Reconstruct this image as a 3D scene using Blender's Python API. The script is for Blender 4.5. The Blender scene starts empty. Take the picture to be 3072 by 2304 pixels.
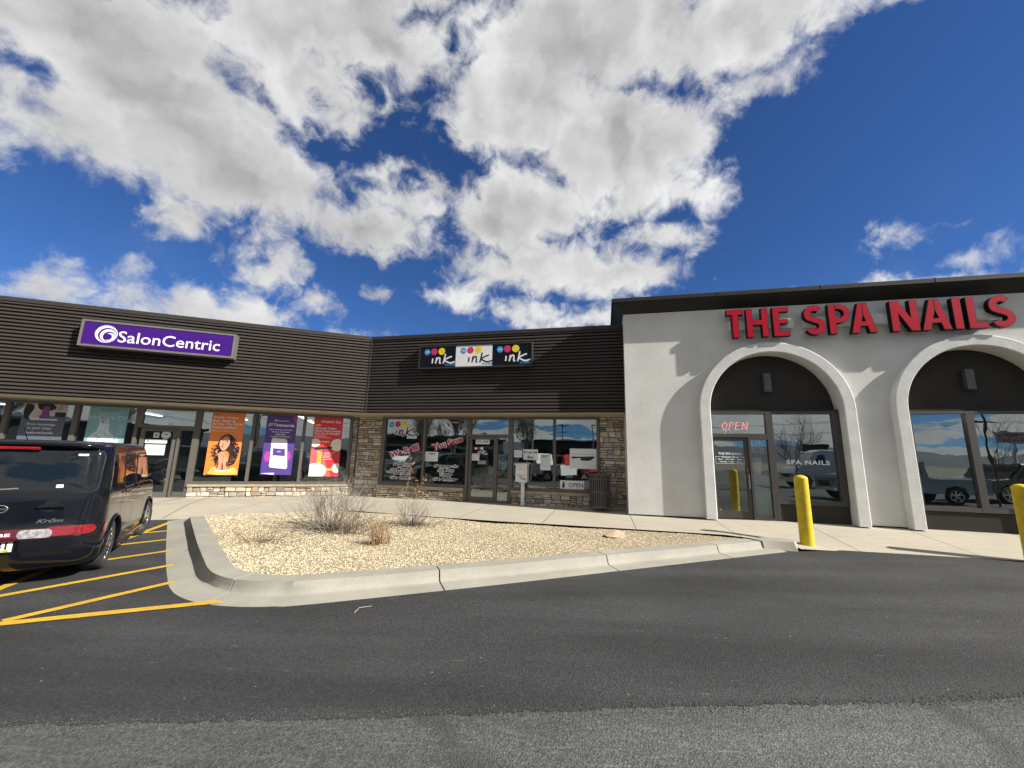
import bpy, bmesh, math, random
from math import sin, cos, pi, radians, atan2, hypot
from mathutils import Vector, Matrix, Euler
import numpy as np
random.seed(7)
SC = bpy.context.scene

# ------------------------------------------------------------------ camera
cam_d = bpy.data.cameras.new('camera')
cam = bpy.data.objects.new('camera', cam_d)
SC.collection.objects.link(cam)
_p, _r = radians(10.32), radians(1.33)
_F = Vector((0, cos(_p), sin(_p))); _U0 = Vector((0, -sin(_p), cos(_p))); _R0 = Vector((1, 0, 0))
_R = cos(_r)*_R0 + sin(_r)*_U0; _U = -sin(_r)*_R0 + cos(_r)*_U0
_m = Matrix((_R, _U, -_F)).transposed().to_4x4(); _m.translation = (0, 0, 1.6)
cam.matrix_world = _m
cam_d.sensor_width = 36; cam_d.lens = 1190/3072*36
cam_d.clip_start = .05; cam_d.clip_end = 9000
SC.camera = cam

# ------------------------------------------------------------------ sun, sky, exposure
SUN_EL, SUN_WORLD = radians(33.4), radians(-23.9)      # elevation; horizontal direction towards the sun from +X
_s = Vector((cos(SUN_EL)*cos(SUN_WORLD), cos(SUN_EL)*sin(SUN_WORLD), sin(SUN_EL)))
sun_d = bpy.data.lights.new('sun', 'SUN'); sun_d.energy = 5.0; sun_d.angle = radians(.5); sun_d.color = (1, .955, .88)
sun = bpy.data.objects.new('sun', sun_d); SC.collection.objects.link(sun)
sun.rotation_euler = _s.to_track_quat('Z', 'Y').to_euler(); sun.location = (10, -5, 20)
SC.view_settings.view_transform = 'Standard'; SC.view_settings.look = 'None'
SC.view_settings.exposure = 1.0; SC.view_settings.gamma = 1
SC.cycles.use_denoising = True
SC.cycles.max_bounces = 8; SC.cycles.transparent_max_bounces = 12
SC.cycles.caustics_reflective = False; SC.cycles.caustics_refractive = False

CLOUDS= [(-0.9, -0.33, 0.628, 0.294, 0.116), (-0.684, -0.252, 0.179, 0.387, 0.093), (-1.045, -0.356, 0.722, 0.121, 0.048), (-1.008, 0.123, 0.76, 0.217, 0.102), (-1.053, 0.025, 0.395, 0.178, 0.061), (-0.964, -0.164, 0.195, 0.109, 0.074), (-0.661, 0.075, -0.08, 0.338, 0.096), (-0.772, -0.006, -0.02, 0.178, 0.116), (-0.871, 0.121, -0.174, 0.18, 0.119), (-0.742, 0.071, -0.538, 0.214, 0.074), (-0.993, -0.009, -0.026, 0.159, 0.109), (-1.107, 0.004, -0.058, 0.249, 0.066), (-1.126, 0.089, -0.236, 0.136, 0.052), (-0.953, 0.198, -0.305, 0.081, 0.042), (-0.831, 0.04, -0.546, 0.076, 0.027), (-1.168, -0.248, 0.474, 0.069, 0.058), (-1.109, -0.286, 0.473, 0.035, 0.035), (-1.301, -0.062, 0.661, 0.218, 0.042), (-1.224, -0.008, 0.475, 0.055, 0.035), (-1.126, -0.168, 0.661, 0.029, 0.02), (-1.312, -0.329, 0.828, 0.029, 0.011), (-1.055, 0.149, -0.299, 0.058, 0.027), (-1.166, 0.081, -0.79, 0.034, 0.013), (-1.264, 0.136, -0.799, 0.131, 0.017), (-1.286, 0.199, -0.87, 0.068, 0.02), (-1.256, -0.093, 0.76, 0.016, 0.01), (-0.822, -0.171, 0.365, 0.164, 0.081), (-1.223, -0.017, -0.019, 0.069, 0.025), (-1.164, 0.075, 0.205, 0.077, 0.035), (-1.118, -0.075, 0.102, 0.077, 0.024), (-1.19, -0.148, 0.295, 0.035, 0.015), (-1.229, 0.025, -0.138, 0.134, 0.034), (-1.213, 0.112, -0.851, 0.015, 0.006), (-0.794, 0.422, -0.046, 0.083, 0.084)]
HOLES= [(-1.005, -0.183, 0.856, 0.047, 0.03), (-0.88, 0.24, 0.815, 0.084, 0.022), (-0.882, 0.298, 0.707, 0.07, 0.046), (-0.776, 0.016, 0.265, 0.046, 0.062), (-0.714, -0.549, -0.21, 0.067, 0.034), (-0.52, -0.401, -0.514, 0.068, 0.017), (-0.917, -0.372, -0.061, 0.052, 0.034), (-1.027, 0.132, -0.255, 0.06, 0.029), (-0.949, -0.218, 0.26, 0.047, 0.026), (-0.642, -0.155, 0.094, 0.049, 0.016), (-0.964, -0.23, 0.836, 0.022, 0.011), (-0.873, 0.124, 0.628, 0.044, 0.031), (-0.789, -0.206, 0.177, 0.041, 0.037), (-0.837, -0.123, 0.106, 0.042, 0.041), (-0.934, -0.162, 0.181, 0.059, 0.022), (-0.888, 0.312, 0.803, 0.035, 0.027), (-1.017, 0.3, 0.096, 0.044, 0.016), (-0.932, -0.333, -0.461, 0.058, 0.03), (-0.854, -0.237, 0.452, 0.049, 0.011), (-0.696, 0.064, 0.287, 0.022, 0.035)]


world = bpy.data.worlds.new('World'); SC.world = world; world.use_nodes = True
class N:
    """tiny node-tree helper"""
    def __init__(s, tree): s.t = tree; s.n = tree.nodes; s.l = tree.links
    def new(s, typ, **kw):
        n = s.n.new(typ)
        for k, v in kw.items():
            if k.startswith('i_'): n.inputs[k[2:].replace('_', ' ')].default_value = v
            else: setattr(n, k, v)
        return n
    def set(s, inp, v):
        if isinstance(v, bpy.types.NodeSocket): s.l.new(v, inp)
        elif v is not None: inp.default_value = v
    def math(s, op, a, b=None, c=None, clamp=False):
        n = s.new('ShaderNodeMath', operation=op, use_clamp=clamp)
        s.set(n.inputs[0], a); s.set(n.inputs[1], b); s.set(n.inputs[2], c); return n.outputs[0]
    def vec(s, op, a, b=None):
        n = s.new('ShaderNodeVectorMath', operation=op); s.set(n.inputs[0], a)
        if b is not None: s.set(n.inputs[1], b)
        return n.outputs['Value'] if op in ('DOT_PRODUCT', 'LENGTH') else n.outputs[0]
    def noise(s, v, scale, detail=4, rough=.5, dist=0, lac=2.0, dim='3D'):
        n = s.new('ShaderNodeTexNoise'); n.noise_dimensions = dim
        s.set(n.inputs['Vector'], v); n.inputs['Scale'].default_value = scale; n.inputs['Detail'].default_value = detail
        n.inputs['Roughness'].default_value = rough; n.inputs['Distortion'].default_value = dist; n.inputs['Lacunarity'].default_value = lac
        return n
    def rng(s, v, a, b, c=0., d=1., smooth=False):
        n = s.new('ShaderNodeMapRange'); n.interpolation_type = 'SMOOTHSTEP' if smooth else 'LINEAR'
        s.set(n.inputs[0], v)
        for k, x in enumerate((a, b, c, d)): s.set(n.inputs[k+1], x)
        return n.outputs[0]
    def mix(s, f, a, b, bt='MIX'):
        n = s.new('ShaderNodeMix', data_type='RGBA', blend_type=bt)
        s.set(n.inputs[0], f)
        for i, v in ((6, a), (7, b)):
            if isinstance(v, tuple) and len(v) == 3: v = (*v, 1)
            s.set(n.inputs[i], v)
        return n.outputs[2]
def build_sky():
    w = N(world.node_tree); w.n.clear()
    tc = w.new('ShaderNodeTexCoord').outputs['Generated']
    sky = w.new('ShaderNodeTexSky', sky_type='NISHITA'); sky.sun_disc = False
    sky.sun_elevation = SUN_EL; sky.sun_rotation = pi/2 - SUN_WORLD
    sky.altitude = 1500; sky.air_density = 1.0; sky.dust_density = .3; sky.ozone_density = 4.0
    d = w.vec('NORMALIZE', tc)
    nwarp = w.noise(d, 7.0, 6, .58)
    wv = w.vec('SUBTRACT', nwarp.outputs['Color'], (.5, .5, .5))
    wn = w.new('ShaderNodeVectorMath', operation='SCALE'); w.set(wn.inputs[0], wv); wn.inputs['Scale'].default_value = .10
    dw = w.vec('ADD', d, wn.outputs[0])
    nw2 = w.noise(d, 19.0, 5, .6); wn2 = w.new('ShaderNodeVectorMath', operation='SCALE')
    w.set(wn2.inputs[0], w.vec('SUBTRACT', nw2.outputs['Color'], (.5, .5, .5))); wn2.inputs['Scale'].default_value = .055
    dw = w.vec('ADD', dw, wn2.outputs[0])
    def blobs(L):
        acc = None
        for (rx, ry, rz, r1, r2) in L:
            mp = w.new('ShaderNodeMapping', vector_type='TEXTURE'); w.set(mp.inputs['Vector'], dw)
            mp.inputs['Rotation'].default_value = (rx, ry, rz); mp.inputs['Scale'].default_value = (r1, r2, 1e6)
            ln = w.vec('LENGTH', mp.outputs[0]); mr = min(r1, r2)
            v = w.math('MULTIPLY_ADD', ln, -mr, mr)
            acc = v if acc is None else w.math('MAXIMUM', acc, v)
        return acc
    cv = w.math('MINIMUM', blobs(CLOUDS), .19)
    ho = w.math('MAXIMUM', blobs(HOLES), -.05)
    hf = w.math('MULTIPLY_ADD', ho, -1.3, .0)
    cov = w.math('MINIMUM', cv, w.math('MAXIMUM', w.math('ADD', hf, .03), -.036))
    cov = w.math('MAXIMUM', cov, -.2)
    # elsewhere: clouds of a flat layer, thick towards the horizon
    sp = w.new('ShaderNodeSeparateXYZ'); w.set(sp.inputs[0], d)
    zz = w.math('ADD', w.math('MAXIMUM', sp.outputs[2], 0), .12)
    cb = w.new('ShaderNodeCombineXYZ')
    w.set(cb.inputs[0], w.math('DIVIDE', sp.outputs[0], zz)); w.set(cb.inputs[1], w.math('DIVIDE', sp.outputs[1], zz))
    nb = w.noise(cb.outputs[0], .8, 4, .5)
    cback = w.math('MULTIPLY', w.math('SUBTRACT', nb.outputs[0], .43), .9)
    front = w.rng(w.math('MULTIPLY_ADD', w.math('ABSOLUTE', sp.outputs[0]), -.45, sp.outputs[1]), -.12, .12, smooth=True)
    fm = w.new('ShaderNodeMix', data_type='FLOAT'); w.set(fm.inputs[0], front); w.set(fm.inputs[2], cback); w.set(fm.inputs[3], cov)
    cov = fm.outputs[0]
    n1 = w.noise(dw, 5.5, 12, .56, .15); n2 = w.noise(d, 15.0, 9, .62, .5)
    a = w.math('MULTIPLY', w.math('SUBTRACT', n1.outputs[0], .5), .135)
    b = w.math('MULTIPLY', w.math('SUBTRACT', n2.outputs[0], .5), .115)
    den = w.math('ADD', w.math('ADD', cov, a), b)
    alpha = w.rng(den, -.018, .034, smooth=True)
    thin = w.rng(n1.outputs[0], .5, .75, 0, .07, True)
    low = w.rng(sp.outputs[2], .18, .52)                     # thin veil near the horizon
    thin = w.math('MULTIPLY', thin, w.math('SUBTRACT', 1, low))
    alpha = w.math('MAXIMUM', alpha, thin)
    # relief: the side of each billow towards the sun is brighter
    sd = (_s.x*.035, _s.y*.035, _s.z*.035)
    ns_ = w.noise(dw, 4.2, 7, .46); n1b = w.noise(w.vec('ADD', dw, sd), 4.2, 7, .46)
    rel = w.math('MULTIPLY', w.math('SUBTRACT', ns_.outputs[0], n1b.outputs[0]), 1.9)
    thick = w.rng(w.math('ADD', cov, a), -.01, .09, smooth=True)
    n3 = w.noise(dw, 2.3, 5, .5)
    shade = w.math('MULTIPLY', thick, w.rng(n3.outputs[0], .30, .66, .42, 1.0))
    hi = w.rng(sp.outputs[2], .25, .60, .25, 1.0)
    shade = w.math('MULTIPLY', shade, hi, clamp=True)
    lum = w.math('ADD', w.math('MULTIPLY_ADD', shade, -.42, 1.07), rel)
    lum = w.math('MULTIPLY', lum, w.rng(w.vec('DOT_PRODUCT', d, (_s.x, _s.y, 0)), -.55, .45, .90, 1.10))
    lum = w.math('MINIMUM', w.math('MAXIMUM', lum, .42), 1.16)
    ccol = w.mix(shade, (1.0, 1.0, 1.0), (.985, .99, .99))
    sc = w.new('ShaderNodeVectorMath', operation='SCALE'); w.set(sc.inputs[0], ccol)
    w.set(sc.inputs['Scale'], w.math('MULTIPLY', lum, CLOUD_K))
    # deepen the sky blue a little (polarised, high-altitude air)
    skyc = w.mix(1.0, sky.outputs[0], SKY_TINT, 'MULTIPLY')
    col = w.mix(alpha, skyc, sc.outputs[0])
    bg = w.new('ShaderNodeBackground'); w.set(bg.inputs[0], col); bg.inputs[1].default_value = SKY_S
    out = w.new('ShaderNodeOutputWorld'); w.l.new(bg.outputs[0], out.inputs[0])
SKY_S, CLOUD_K, SKY_TINT = .05, 7.6, (.46, .72, 1.08)
build_sky()
world.cycles.sampling_method = 'MANUAL'; world.cycles.sample_map_resolution = 512

# ------------------------------------------------------------------ materials
def mat(name, col, rough=.6, metal=0, var=.12, vs=6., bump=0, bs=40., spec=.5, col2=None, coat=0, attr=None, det=5, emit=None):
    m = bpy.data.materials.new(name); m.use_nodes = True
    w = N(m.node_tree); bs_ = w.n['Principled BSDF']
    tc = w.new('ShaderNodeTexCoord').outputs['Object']
    nz = w.noise(tc, vs, det, .6)
    if not metal: col = tuple(c*.84 for c in col); col2 = tuple(c*.84 for c in col2) if col2 else None
    c2 = col2 or tuple(max(0, c*(1-var)) for c in col)
    c1 = tuple(min(1, c*(1+var*.5)) for c in col) if col2 is None else col
    c = w.mix(w.rng(nz.outputs[0], .3, .7), c1, c2)
    if attr:
        at = w.new('ShaderNodeAttribute', attribute_name=attr)
        c = w.mix(1., at.outputs['Color'], w.mix(w.rng(nz.outputs[0], .25, .75), (.72, .72, .72), (1.15, 1.15, 1.15)), 'MULTIPLY')
    w.set(bs_.inputs['Base Color'], c)
    bs_.inputs['Roughness'].default_value = rough; bs_.inputs['Metallic'].default_value = metal
    bs_.inputs['Specular IOR Level'].default_value = spec
    bs_.inputs['Coat Weight'].default_value = coat; bs_.inputs['Coat Roughness'].default_value = .03
    if emit:
        bs_.inputs['Emission Color'].default_value = (*emit[:3], 1); bs_.inputs['Emission Strength'].default_value = emit[3]
    if bump:
        nb = w.noise(tc, bs, 6, .65)
        bn = w.new('ShaderNodeBump'); bn.inputs['Strength'].default_value = 1.0; bn.inputs['Distance'].default_value = bump
        w.set(bn.inputs['Height'], nb.outputs[0]); w.set(bs_.inputs['Normal'], bn.outputs[0])
    return m
def glass_mat(name, tint=(.80, .86, .84), refl=.25, wav=.0006):
    m = bpy.data.materials.new(name); m.use_nodes = True
    w = N(m.node_tree); w.n.clear()
    tc = w.new('ShaderNodeTexCoord').outputs['Object']
    nz = w.noise(tc, 1.3, 2, .5)
    bn = w.new('ShaderNodeBump'); bn.inputs['Distance'].default_value = wav*10; bn.inputs['Strength'].default_value = .35
    w.set(bn.inputs['Height'], nz.outputs[0])
    tr = w.new('ShaderNodeBsdfTransparent'); tr.inputs[0].default_value = (*tint, 1)
    gl = w.new('ShaderNodeBsdfGlossy'); gl.inputs['Roughness'].default_value = .0; gl.inputs[0].default_value = (.90, 1, .985, 1)
    w.l.new(bn.outputs[0], gl.inputs['Normal'])
    fr = w.new('ShaderNodeFresnel'); fr.inputs[0].default_value = 1.5
    f = w.math('MULTIPLY_ADD', fr.outputs[0], 1-refl, refl, clamp=True)
    mx = w.new('ShaderNodeMixShader'); w.set(mx.inputs[0], f)
    w.l.new(tr.outputs[0], mx.inputs[1]); w.l.new(gl.outputs[0], mx.inputs[2])
    o = w.new('ShaderNodeOutputMaterial'); w.l.new(mx.outputs[0], o.inputs[0])
    return m
M = {}
M['glass'] = glass_mat('store_glass')
M['frame'] = mat('bronze_frame', (.105, .093, .078), .5, .1, .12, 3)
M['frame2'] = mat('dark_bronze_frame', (.052, .048, .044), .5, .1, .12, 3)
M['stucco'] = mat('white_stucco', (.71, .705, .665), .95, 0, .12, 1.1, .005, 28, .2)
M['trimst'] = mat('stucco_surround', (.71, .71, .68), .95, 0, .13, 3, .006, 30, .2)
M['tymp'] = mat('dark_stucco', (.050, .046, .040), .9, 0, .10, 2, .002, 60, .1)
M['cornice'] = mat('dark_brown_metal', (.030, .027, .024), .55, 0, .15, 1.5, spec=.2)
M['cream'] = mat('cream_soffit', (.55, .50, .39), .85, 0, .05, 1, .001, 80)
M['sill'] = mat('sandstone_sill', (.42, .35, .24), .9, 0, .2, 5, .004, 30)
M['stone'] = mat('stacked_stone', (.4, .35, .28), .92, 0, .2, 22, .006, 40, .25, attr='Col')
M['mortar'] = mat('mortar', (.16, .145, .125), .95, 0, .2, 10, .004, 40)
M['steel'] = mat('bronze_powder_steel', (.16, .148, .13), .5, .3, .1, 4)
M['black'] = mat('black_paint', (.010, .010, .011), .5, 0, .1, 4, spec=.15)
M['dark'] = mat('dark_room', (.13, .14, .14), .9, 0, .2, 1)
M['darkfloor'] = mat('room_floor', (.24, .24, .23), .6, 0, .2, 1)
M['white'] = mat('white_vinyl', (.80, .80, .80), .5, 0, .03, 3)
M['paper'] = mat('white_paper', (.78, .80, .79), .7, 0, .04, 5)
M['inkgrey'] = mat('printed_grey', (.28, .29, .29), .7)
M['inkblk'] = mat('printed_black', (.012, .012, .014), .6)
M['purple'] = mat('purple_sign_face', (.048, .009, .175), .4, 0, .06, 2, spec=.15)
M['cyan'] = mat('cyan_print', (.02, .32, .66), .4)
M['magenta'] = mat('magenta_print', (.62, .02, .13), .4)
M['yellow'] = mat('yellow_print', (.85, .66, .02), .4)
M['navy'] = mat('black_sign_face', (.006, .008, .014), .35, spec=.12)
M['letred'] = mat('red_letter_face', (.50, .003, .024), .45, 0, .15, 3, spec=.12)
M['ypaint'] = mat('yellow_bollard_paint', (.72, .52, .008), .6, 0, .22, 7, .002, 40)
M['yline'] = None
M['lampglass'] = mat('lamp_lens', (.7, .7, .68), .3)
M['whitewood'] = mat('painted_white_wood', (.78, .77, .74), .6, 0, .1, 14, .001, 30)
M['redtxt'] = mat('red_vinyl', (.45, .012, .06), .4)

# ------------------------------------------------------------------ mesh helpers
class MB:
    def __init__(s): s.v = []; s.f = []; s.m = []; s.c = []; s.sm = []
    def face(s, pts, mi=0, col=None, smooth=False):
        b = len(s.v); s.v += [tuple(p) for p in pts]; s.f.append(tuple(range(b, b+len(pts)))); s.m.append(mi); s.c.append(col); s.sm.append(smooth)
    def mesh(s, vs, fs, mi=0, col=None, smooth=False):
        b = len(s.v); s.v += [tuple(p) for p in vs]
        for f in fs: s.f.append(tuple(b+i for i in f)); s.m.append(mi); s.c.append(col); s.sm.append(smooth)
        return s
    def box(s, x0, x1, y0, y1, z0, z1, mi=0, col=None):
        V = [(x, y, z) for z in (z0, z1) for y in (y0, y1) for x in (x0, x1)]
        return s.mesh(V, [(0, 2, 3, 1), (4, 5, 7, 6), (0, 1, 5, 4), (2, 6, 7, 3), (0, 4, 6, 2), (1, 3, 7, 5)], mi, col)
    def prism(s, poly, y0, y1, mi=0):          # poly in (x,z), extruded along y
        n = len(poly)
        if sum(poly[i][0]*poly[(i+1) % n][1]-poly[(i+1) % n][0]*poly[i][1] for i in range(n)) < 0: poly = poly[::-1]
        V = [(x, y0, z) for x, z in poly]+[(x, y1, z) for x, z in poly]
        return s.mesh(V, [tuple(range(n)), tuple(range(2*n-1, n-1, -1))]+[(i, i+n, (i+1) % n+n, (i+1) % n) for i in range(n)], mi)
    def extr(s, poly, axis_fn, a, b, mi=0):    # closed poly swept from a to b through axis_fn(p,t)
        n = len(poly)
        V = [axis_fn(p, a) for p in poly]+[axis_fn(p, b) for p in poly]
        return s.mesh(V, [tuple(range(n))[::-1], tuple(range(n, 2*n))]+[(i, (i+1) % n, (i+1) % n+n, i+n) for i in range(n)], mi)
    def tube(s, p0, p1, r0, r1=None, n=8, mi=0, caps=True, smooth=True):
        p0 = Vector(p0); p1 = Vector(p1); r1 = r0 if r1 is None else r1
        d = (p1-p0).normalized(); a = d.orthogonal().normalized(); b = d.cross(a)
        V = []
        for p, r in ((p0, r0), (p1, r1)):
            for i in range(n):
                t = 2*pi*i/n; V.append(p+a*r*cos(t)+b*r*sin(t))
        s.mesh(V, [(i, (i+1) % n, (i+1) % n+n, i+n) for i in range(n)], mi, smooth=smooth)
        if caps:
            s.mesh(V[:n], [tuple(range(n))[::-1]], mi); s.mesh(V[n:], [tuple(range(n))], mi)
        return s
    def lathe(s, prof, c=(0, 0, 0), n=24, mi=0, axis='z', smooth=True):
        V = []
        for r, z in prof:
            for i in range(n):
                t = 2*pi*i/n
                if axis == 'z': V.append((c[0]+r*cos(t), c[1]+r*sin(t), c[2]+z))
                else: V.append((c[0]+r*cos(t), c[1]+z, c[2]+r*sin(t)))
        F = []
        for k in range(len(prof)-1):
            for i in range(n):
                j = (i+1) % n; F.append((k*n+i, k*n+j, (k+1)*n+j, (k+1)*n+i))
        return s.mesh(V, F, mi, smooth=smooth)
    def disc(s, x, y, z, r, mi=0, n=28, rz=None):   # facing -y
        return s.face([(x+r*cos(2*pi*i/n), y, z+(rz or r)*sin(2*pi*i/n)) for i in range(n)], mi)
    def flat(s, vf, y, mi=0):
        v, f = vf; return s.mesh([(a, y, b) for a, b in v], f, mi)
    def stroke(s, pts, w, y, mi=0, th=0, taper=None, mi2=None):      # ribbon of width w in plane y; th>0 gives depth to +y
        n = len(pts); L = []; R = []
        for i, (x, z) in enumerate(pts):
            a = pts[max(0, i-1)]; b = pts[min(n-1, i+1)]; dx, dz = b[0]-a[0], b[1]-a[1]; l = hypot(dx, dz) or 1
            ww = (w if taper is None else w*taper[i])/2
            L.append((x-dz/l*ww, z+dx/l*ww)); R.append((x+dz/l*ww, z-dx/l*ww))
        for i in range(n-1):
            s.face([(L[i][0], y, L[i][1]), (R[i][0], y, R[i][1]), (R[i+1][0], y, R[i+1][1]), (L[i+1][0], y, L[i+1][1])], mi)
        if th:
            P = L+R[::-1]; m = len(P)
            for i in range(m):
                j = (i+1) % m
                s.face([(P[i][0], y, P[i][1]), (P[i][0], y+th, P[i][1]), (P[j][0], y+th, P[j][1]), (P[j][0], y, P[j][1])], mi if mi2 is None else mi2)
        return s
    def build(s, name, mats, parent=None, off=(0, 0, 0), loc=None, rz=0., fixn=False):
        me = bpy.data.meshes.new(name)
        V = [(x-off[0], y-off[1], z-off[2]) for x, y, z in s.v]
        me.from_pydata(V, [], s.f)
        if not isinstance(mats, (list, tuple)): mats = [mats]
        for m in mats: me.materials.append(m)
        me.polygons.foreach_set('material_index', s.m)
        me.polygons.foreach_set('use_smooth', s.sm)
        if any(c is not None for c in s.c):
            ca = me.color_attributes.new('Col', 'FLOAT_COLOR', 'CORNER')
            k = 0; arr = np.ones((len(me.loops), 4), np.float32)
            for p, c in zip(me.polygons, s.c):
                arr[p.loop_start:p.loop_start+p.loop_total, :3] = c or (.3, .3, .3)
            ca.data.foreach_set('color', arr.ravel())
        if fixn:
            bm = bmesh.new(); bm.from_mesh(me); bmesh.ops.recalc_face_normals(bm, faces=bm.faces); bm.to_mesh(me); bm.free()
        me.update()
        o = bpy.data.objects.new(name, me); SC.collection.objects.link(o)
        if parent: o.parent = parent
        if loc is not None: o.location = loc
        if rz: o.rotation_euler.z = rz
        return o
def tag(o, label=None, cat=None, group=None, kind=None):
    for k, v in (('label', label), ('category', cat), ('group', group), ('kind', kind)):
        if v: o[k] = v
    return o
def thing(name, label, cat, loc=(0, 0, 0), rz=0., group=None):
    o = bpy.data.objects.new(name, None); SC.collection.objects.link(o)
    o.location = loc; o.rotation_euler.z = rz; o.empty_display_size = .2
    return tag(o, label, cat, group)
def dup(root, loc, rz, label, group=None):
    r = root.copy(); SC.collection.objects.link(r); r.location = loc; r.rotation_euler.z = rz; r['label'] = label
    if group: r['group'] = group
    for ch in list(root.children):
        c = ch.copy(); SC.collection.objects.link(c); c.parent = r
        for g in ch.children:
            d = g.copy(); SC.collection.objects.link(d); d.parent = c
    return r
_tc = {}
def text2d(s, bold=0., shear=0., space=1.0):
    key = (s, bold, shear, space)
    if key in _tc: return _tc[key]
    cu = bpy.data.curves.new('t', 'FONT'); cu.body = s; cu.offset = bold; cu.shear = shear; cu.space_character = space
    cu.align_x = 'CENTER'; cu.resolution_u = 3; cu.fill_mode = 'FRONT'
    ob = bpy.data.objects.new('t', cu); SC.collection.objects.link(ob)
    dg = bpy.context.evaluated_depsgraph_get(); dg.update()
    me = bpy.data.meshes.new_from_object(ob.evaluated_get(dg))
    v = [(p.co.x, p.co.y) for p in me.vertices]; f = [tuple(p.vertices) for p in me.polygons]
    bpy.data.objects.remove(ob); bpy.data.curves.remove(cu); bpy.data.meshes.remove(me)
    xs = [a for a, b in v]; zs = [b for a, b in v]
    _tc[key] = (v, f, min(xs), max(xs), min(zs), max(zs)); return _tc[key]
def fit(s, x0, x1, z0, z1, bold=0., shear=0., rot=0., space=1.0):
    """text scaled into the box; rot (rad) turns it about the box centre"""
    v, f, a, b, c, d = text2d(s, bold, shear, space)
    sx = (x1-x0)/(b-a); sz = (z1-z0)/(d-c); cx, cz = (x0+x1)/2, (z0+z1)/2
    out = []
    for p, q in v:
        X = x0+(p-a)*sx-cx; Z = z0+(q-c)*sz-cz
        out.append((cx+X*cos(rot)-Z*sin(rot), cz+X*sin(rot)+Z*cos(rot)))
    return out, f
AI, AS = radians(-13.17), radians(18.99)
def W(a, u, D, z=0.): return Vector((u*cos(a)-D*sin(a), u*sin(a)+D*cos(a), z))

# ------------------------------------------------------------------ ground
def asphalt(name, c1, c2, crack, coarse, spk=.62, chips=.90):
    m = bpy.data.materials.new(name); m.use_nodes = True; w = N(m.node_tree); b = w.n['Principled BSDF']
    tc = w.new('ShaderNodeTexCoord').outputs['Object']
    n1 = w.noise(tc, coarse, 3, .7); n2 = w.noise(tc, .55, 5, .6); n3 = w.noise(tc, 210, 2, .5)
    vo = w.new('ShaderNodeTexVoronoi'); w.set(vo.inputs['Vector'], tc); vo.inputs['Scale'].default_value = coarse*1.1
    c = w.mix(w.rng(n2.outputs[0], .35, .68), c1, c2)
    vr = w.new('ShaderNodeSeparateColor'); w.l.new(vo.outputs['Color'], vr.inputs[0])
    g1 = w.noise(tc, coarse*2.1, 4, .75); g2 = w.noise(tc, coarse*.5, 4, .7)
    c = w.mix(1., c, w.mix(w.rng(vr.outputs[0], .0, 1.), (.74, .74, .74), (1.3, 1.3, 1.3)), 'MULTIPLY')
    c = w.mix(1., c, w.mix(w.rng(g1.outputs[0], .32, .68), (.34, .34, .34), (1.86, 1.85, 1.82)), 'MULTIPLY')
    c = w.mix(1., c, w.mix(w.rng(g2.outputs[0], .35, .65), (.72, .72, .72), (1.28, 1.28, 1.28)), 'MULTIPLY')
    g3 = w.noise(tc, 17, 5, .8); c = w.mix(1., c, w.mix(w.rng(g3.outputs[0], .33, .67), (.82, .82, .82), (1.2, 1.2, 1.2)), 'MULTIPLY')
    # pale chips and scuffs
    v2 = w.new('ShaderNodeTexVoronoi'); w.set(v2.inputs['Vector'], tc); v2.inputs['Scale'].default_value = 13
    d2 = w.math('LESS_THAN', v2.outputs['Distance'], w.math('MULTIPLY', g3.outputs[0], .16)); r2 = w.new('ShaderNodeSeparateColor'); w.l.new(v2.outputs['Color'], r2.inputs[0])
    d2 = w.math('MULTIPLY', d2, w.math('GREATER_THAN', r2.outputs[1], chips))
    c = w.mix(w.math('MULTIPLY', d2, .75), c, (.34, .33, .30))
    st = w.new('ShaderNodeMapping'); w.set(st.inputs[0], tc); st.inputs['Scale'].default_value = (3.2, 19, 1); st.inputs['Rotation'].default_value = (0, 0, .25)
    ns = w.noise(st.outputs[0], 1.4, 6, .65)
    c = w.mix(w.rng(ns.outputs[0], spk, spk+.13, 0, .35), c, (.22, .22, .21))
    if crack:   # faint sealed joints running across the old surface
        wv = w.new('ShaderNodeTexVoronoi', feature='DISTANCE_TO_EDGE'); 
        nn = w.noise(tc, 1.7, 4, .6); s2 = w.new('ShaderNodeVectorMath', operation='SCALE'); w.l.new(nn.outputs['Color'], s2.inputs[0]); s2.inputs['Scale'].default_value = .5
        w.set(wv.inputs['Vector'], w.vec('ADD', tc, s2.outputs[0])); wv.inputs['Scale'].default_value = .33
        c = w.mix(w.rng(wv.outputs['Distance'], .012, .045, .55, 0), c, (.035, .036, .037))
    # broad tyre-polished and stained bands
    mb_ = w.new('ShaderNodeMapping'); w.set(mb_.inputs[0], tc); mb_.inputs['Rotation'].default_value = (0, 0, .55 if crack else .12); mb_.inputs['Scale'].default_value = (.22, 1.5, 1)
    nbd = w.noise(mb_.outputs[0], 1., 3, .5)
    c = w.mix(1., c, w.mix(w.rng(nbd.outputs[0], .38, .62), (.74, .74, .74), (1.18, 1.18, 1.18)), 'MULTIPLY')
    w.set(b.inputs['Base Color'], c); b.inputs['Roughness'].default_value = .82; b.inputs['Specular IOR Level'].default_value = .35
    bn = w.new('ShaderNodeBump'); bn.inputs['Distance'].default_value = .006; bn.inputs['Strength'].default_value = 1
    w.set(bn.inputs['Height'], w.math('ADD', n1.outputs[0], w.math('MULTIPLY', vo.outputs['Distance'], .7))); w.set(b.inputs['Normal'], bn.outputs[0])
    return m
M['asph'] = asphalt('fresh_asphalt', (.0345, .035, .036), (.024, .0243, .025), False, 85, chips=.90)
M['asph_old'] = asphalt('worn_asphalt', (.074, .076, .073), (.052, .054, .053), True, 85, .56)
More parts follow.
